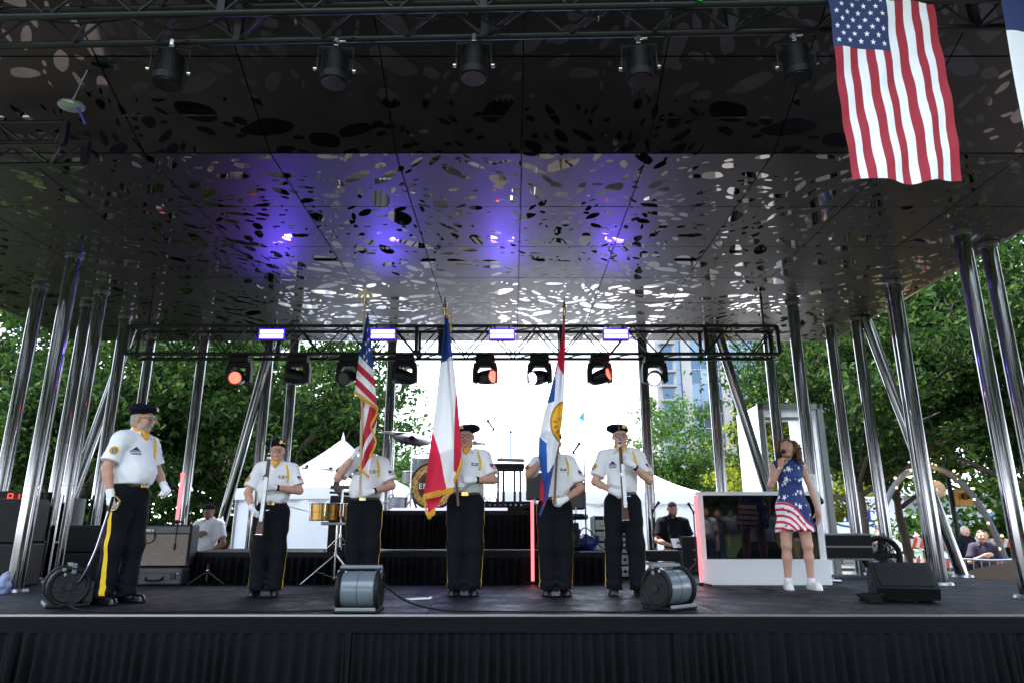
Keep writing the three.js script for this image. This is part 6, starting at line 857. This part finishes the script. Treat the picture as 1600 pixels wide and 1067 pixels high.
{ // striped barricades
  const strT = canvas(512, 64, (c, w, h) => { c.fillStyle = '#f0efec'; c.fillRect(0, 0, w, h); c.fillStyle = '#e2541b'; for (let i = -1; i < 9; i++) { c.beginPath(); c.moveTo(i * 64, h); c.lineTo(i * 64 + 32, h); c.lineTo(i * 64 + 62, 0); c.lineTo(i * 64 + 30, 0); c.fill(); } }); const sm = mat([1, 1, 1], .6, 0, { map: strT });
  [['orange and white striped barricade, left of three behind the right barrier', 11.2, -18.6], ['orange and white striped barricade behind the grey haired onlooker', 12.9, -18.9], ['orange and white striped barricade, rightmost of three', 14.5, -19.2]].forEach(([l, x, z]) => { const o = thing('striped_barricade', l, 'barricade', [x, 0, z], -.15, 'striped road barricades'); for (const y of [1.45, .95]) part('rail', box(1.45, .22, .04), sm, o, [0, y, .04]); for (const s of [-1, 1]) part('post', box(.06, 1.6, .05), M.white, o, [s * .5, .8, 0]), part('foot', box(.06, .05, .8), M.white, o, [s * .5, .03, 0]); });
}
function barrier(label, x, z, turn) { const o = thing('steel_barrier', label, 'barrier', [x, x > 7 ? .2 : 0, z], turn, 'steel crowd barriers'); const L = 2.1; part('frame', tubeG([[-L / 2, .1, 0], [-L / 2, 1.0, 0], [-L / 2 + .08, 1.1, 0], [0, 1.11, 0], [L / 2 - .08, 1.1, 0], [L / 2, 1.0, 0], [L / 2, .1, 0]], .02, 60, 8), M.alu, o); part('lower_rail', barG([-L / 2, .2, 0], [L / 2, .2, 0], .016), M.alu, o); for (let i = 1; i < 17; i++) bar('upright', [-L / 2 + i * L / 17, .2, 0], [-L / 2 + i * L / 17, 1.1, 0], .008, M.alu, o); for (const s of [-1, 1]) part('foot', barG([s * .8, .03, -.3], [s * .8, .03, .3], .02), M.alu, o), part('foot_post', barG([s * .8, .03, 0], [s * .8, .2, 0], .016), M.alu, o); }
barrier('steel crowd barrier right of the touching columns, left of two', 8.0, -11.9, -.15); barrier('steel crowd barrier in front of the woman in purple', 9.6, -11.3, -.5); barrier('steel crowd barrier behind the white tee man', -4.5, -15.4, .1); barrier('steel crowd barrier left of the brass timbales, before the tent', -2.4, -15.0, 0);
{ const o = thing('cardboard_sheet', 'brown cardboard sheet leaning on the right steel barrier', 'cardboard', [8.0, .2, -11.7], -.3); part('sheet', box(.9, 1.05, .02), mat([.07, .045, .028], .9), o, [0, .53, 0], [-.1, 0, .25]); part('prop', box(.08, .9, .06), mat([.2, .13, .08], .9), o, [.2, .45, -.12], [.1, 0, .2]); }
{ // string light arch and woven lantern
  const bulb = glow([1, .82, .4], .4), o = thing('light_arch', 'slender metal arch strung with small warm bulbs at the right', 'arch', [0, 0, 0]), pts = []; for (let i = 0; i <= 24; i++) { const a = Math.PI * (1 - i / 24); pts.push([9.85 + Math.cos(a) * 1.75, .1 + Math.sin(a) * 3.15, -16.4 - .3 * Math.cos(a)]); }
  part('arch_beam', tubeG(pts, .07, 70, 8), mat([.12, .122, .128], .6), o); const cv = new THREE.CatmullRomCurve3(pts.map(p => V(...p))); for (let i = 1; i < 26; i++) { const p = cv.getPointAt(i / 26); part('bulb', sph(.032, 10, 8), bulb, o, [p.x + (i % 2 ? .09 : -.09), p.y + .06, p.z + .05]); } const pl = new THREE.PointLight(0xffd080, .2); pl.position.set(9.8, 3.0, -16.1); o.add(pl);
  const l = thing('woven_lantern', 'round woven lantern hanging under the light arch', 'lantern', [9.72, 2.68, -16.0]); const g = []; for (let i = 0; i < 14; i++) g.push(mv(tor(.2, .007, 5, 30), 0, 0, 0, 0, i * Math.PI / 14)); for (let i = -5; i <= 5; i++) { const y = i * .035, r = Math.sqrt(.04 - y * y); g.push(mv(new THREE.TorusGeometry(r, .007, 5, 30), 0, y, 0, Math.PI / 2)); } part('woven_shell', join(g), mat([.5, .36, .24], .8), l); part('bulb', sph(.045, 12, 10), bulb, l); part('cord', barG([0, .2, 0], [0, .56, 0], .006), M.black, l); const p2 = new THREE.PointLight(0xffd9a0, .015); l.add(p2);
}
{ const o = thing('traffic_signal', 'yellow traffic signal housing on a dark post at the right', 'traffic signal', [13.2, 0, -21]); part('post', barG([0, 0, 0], [0, 3.3, 0], .07), M.darkGrey, o); part('housing', rbox(.42, .5, .3, .04), mat([.6, .3, .06], .6), o, [.25, 2.7, .1]); part('visor', mv(cyl(.1, .1, .12, 16, true), .25, 2.75, .3, Math.PI / 2), M.black, o); }
{ const o = thing('road_sign', 'red and white striped sign board behind the left columns', 'sign', [-7.4, 0, -13.2]); part('post', barG([0, 0, 0], [0, 2.0, 0], .03), M.alu, o); for (let i = 0; i < 3; i++) part('band', rbox(.34, .09, .03, .01), i % 2 ? M.white : mat([.45, .02, .02], .5), o, [0, 1.75 + i * .1, .03]); }
scene.traverse(o => { if (o.isMesh) { o.castShadow = true; o.receiveShadow = true; } });
renderer.render(scene, camera);
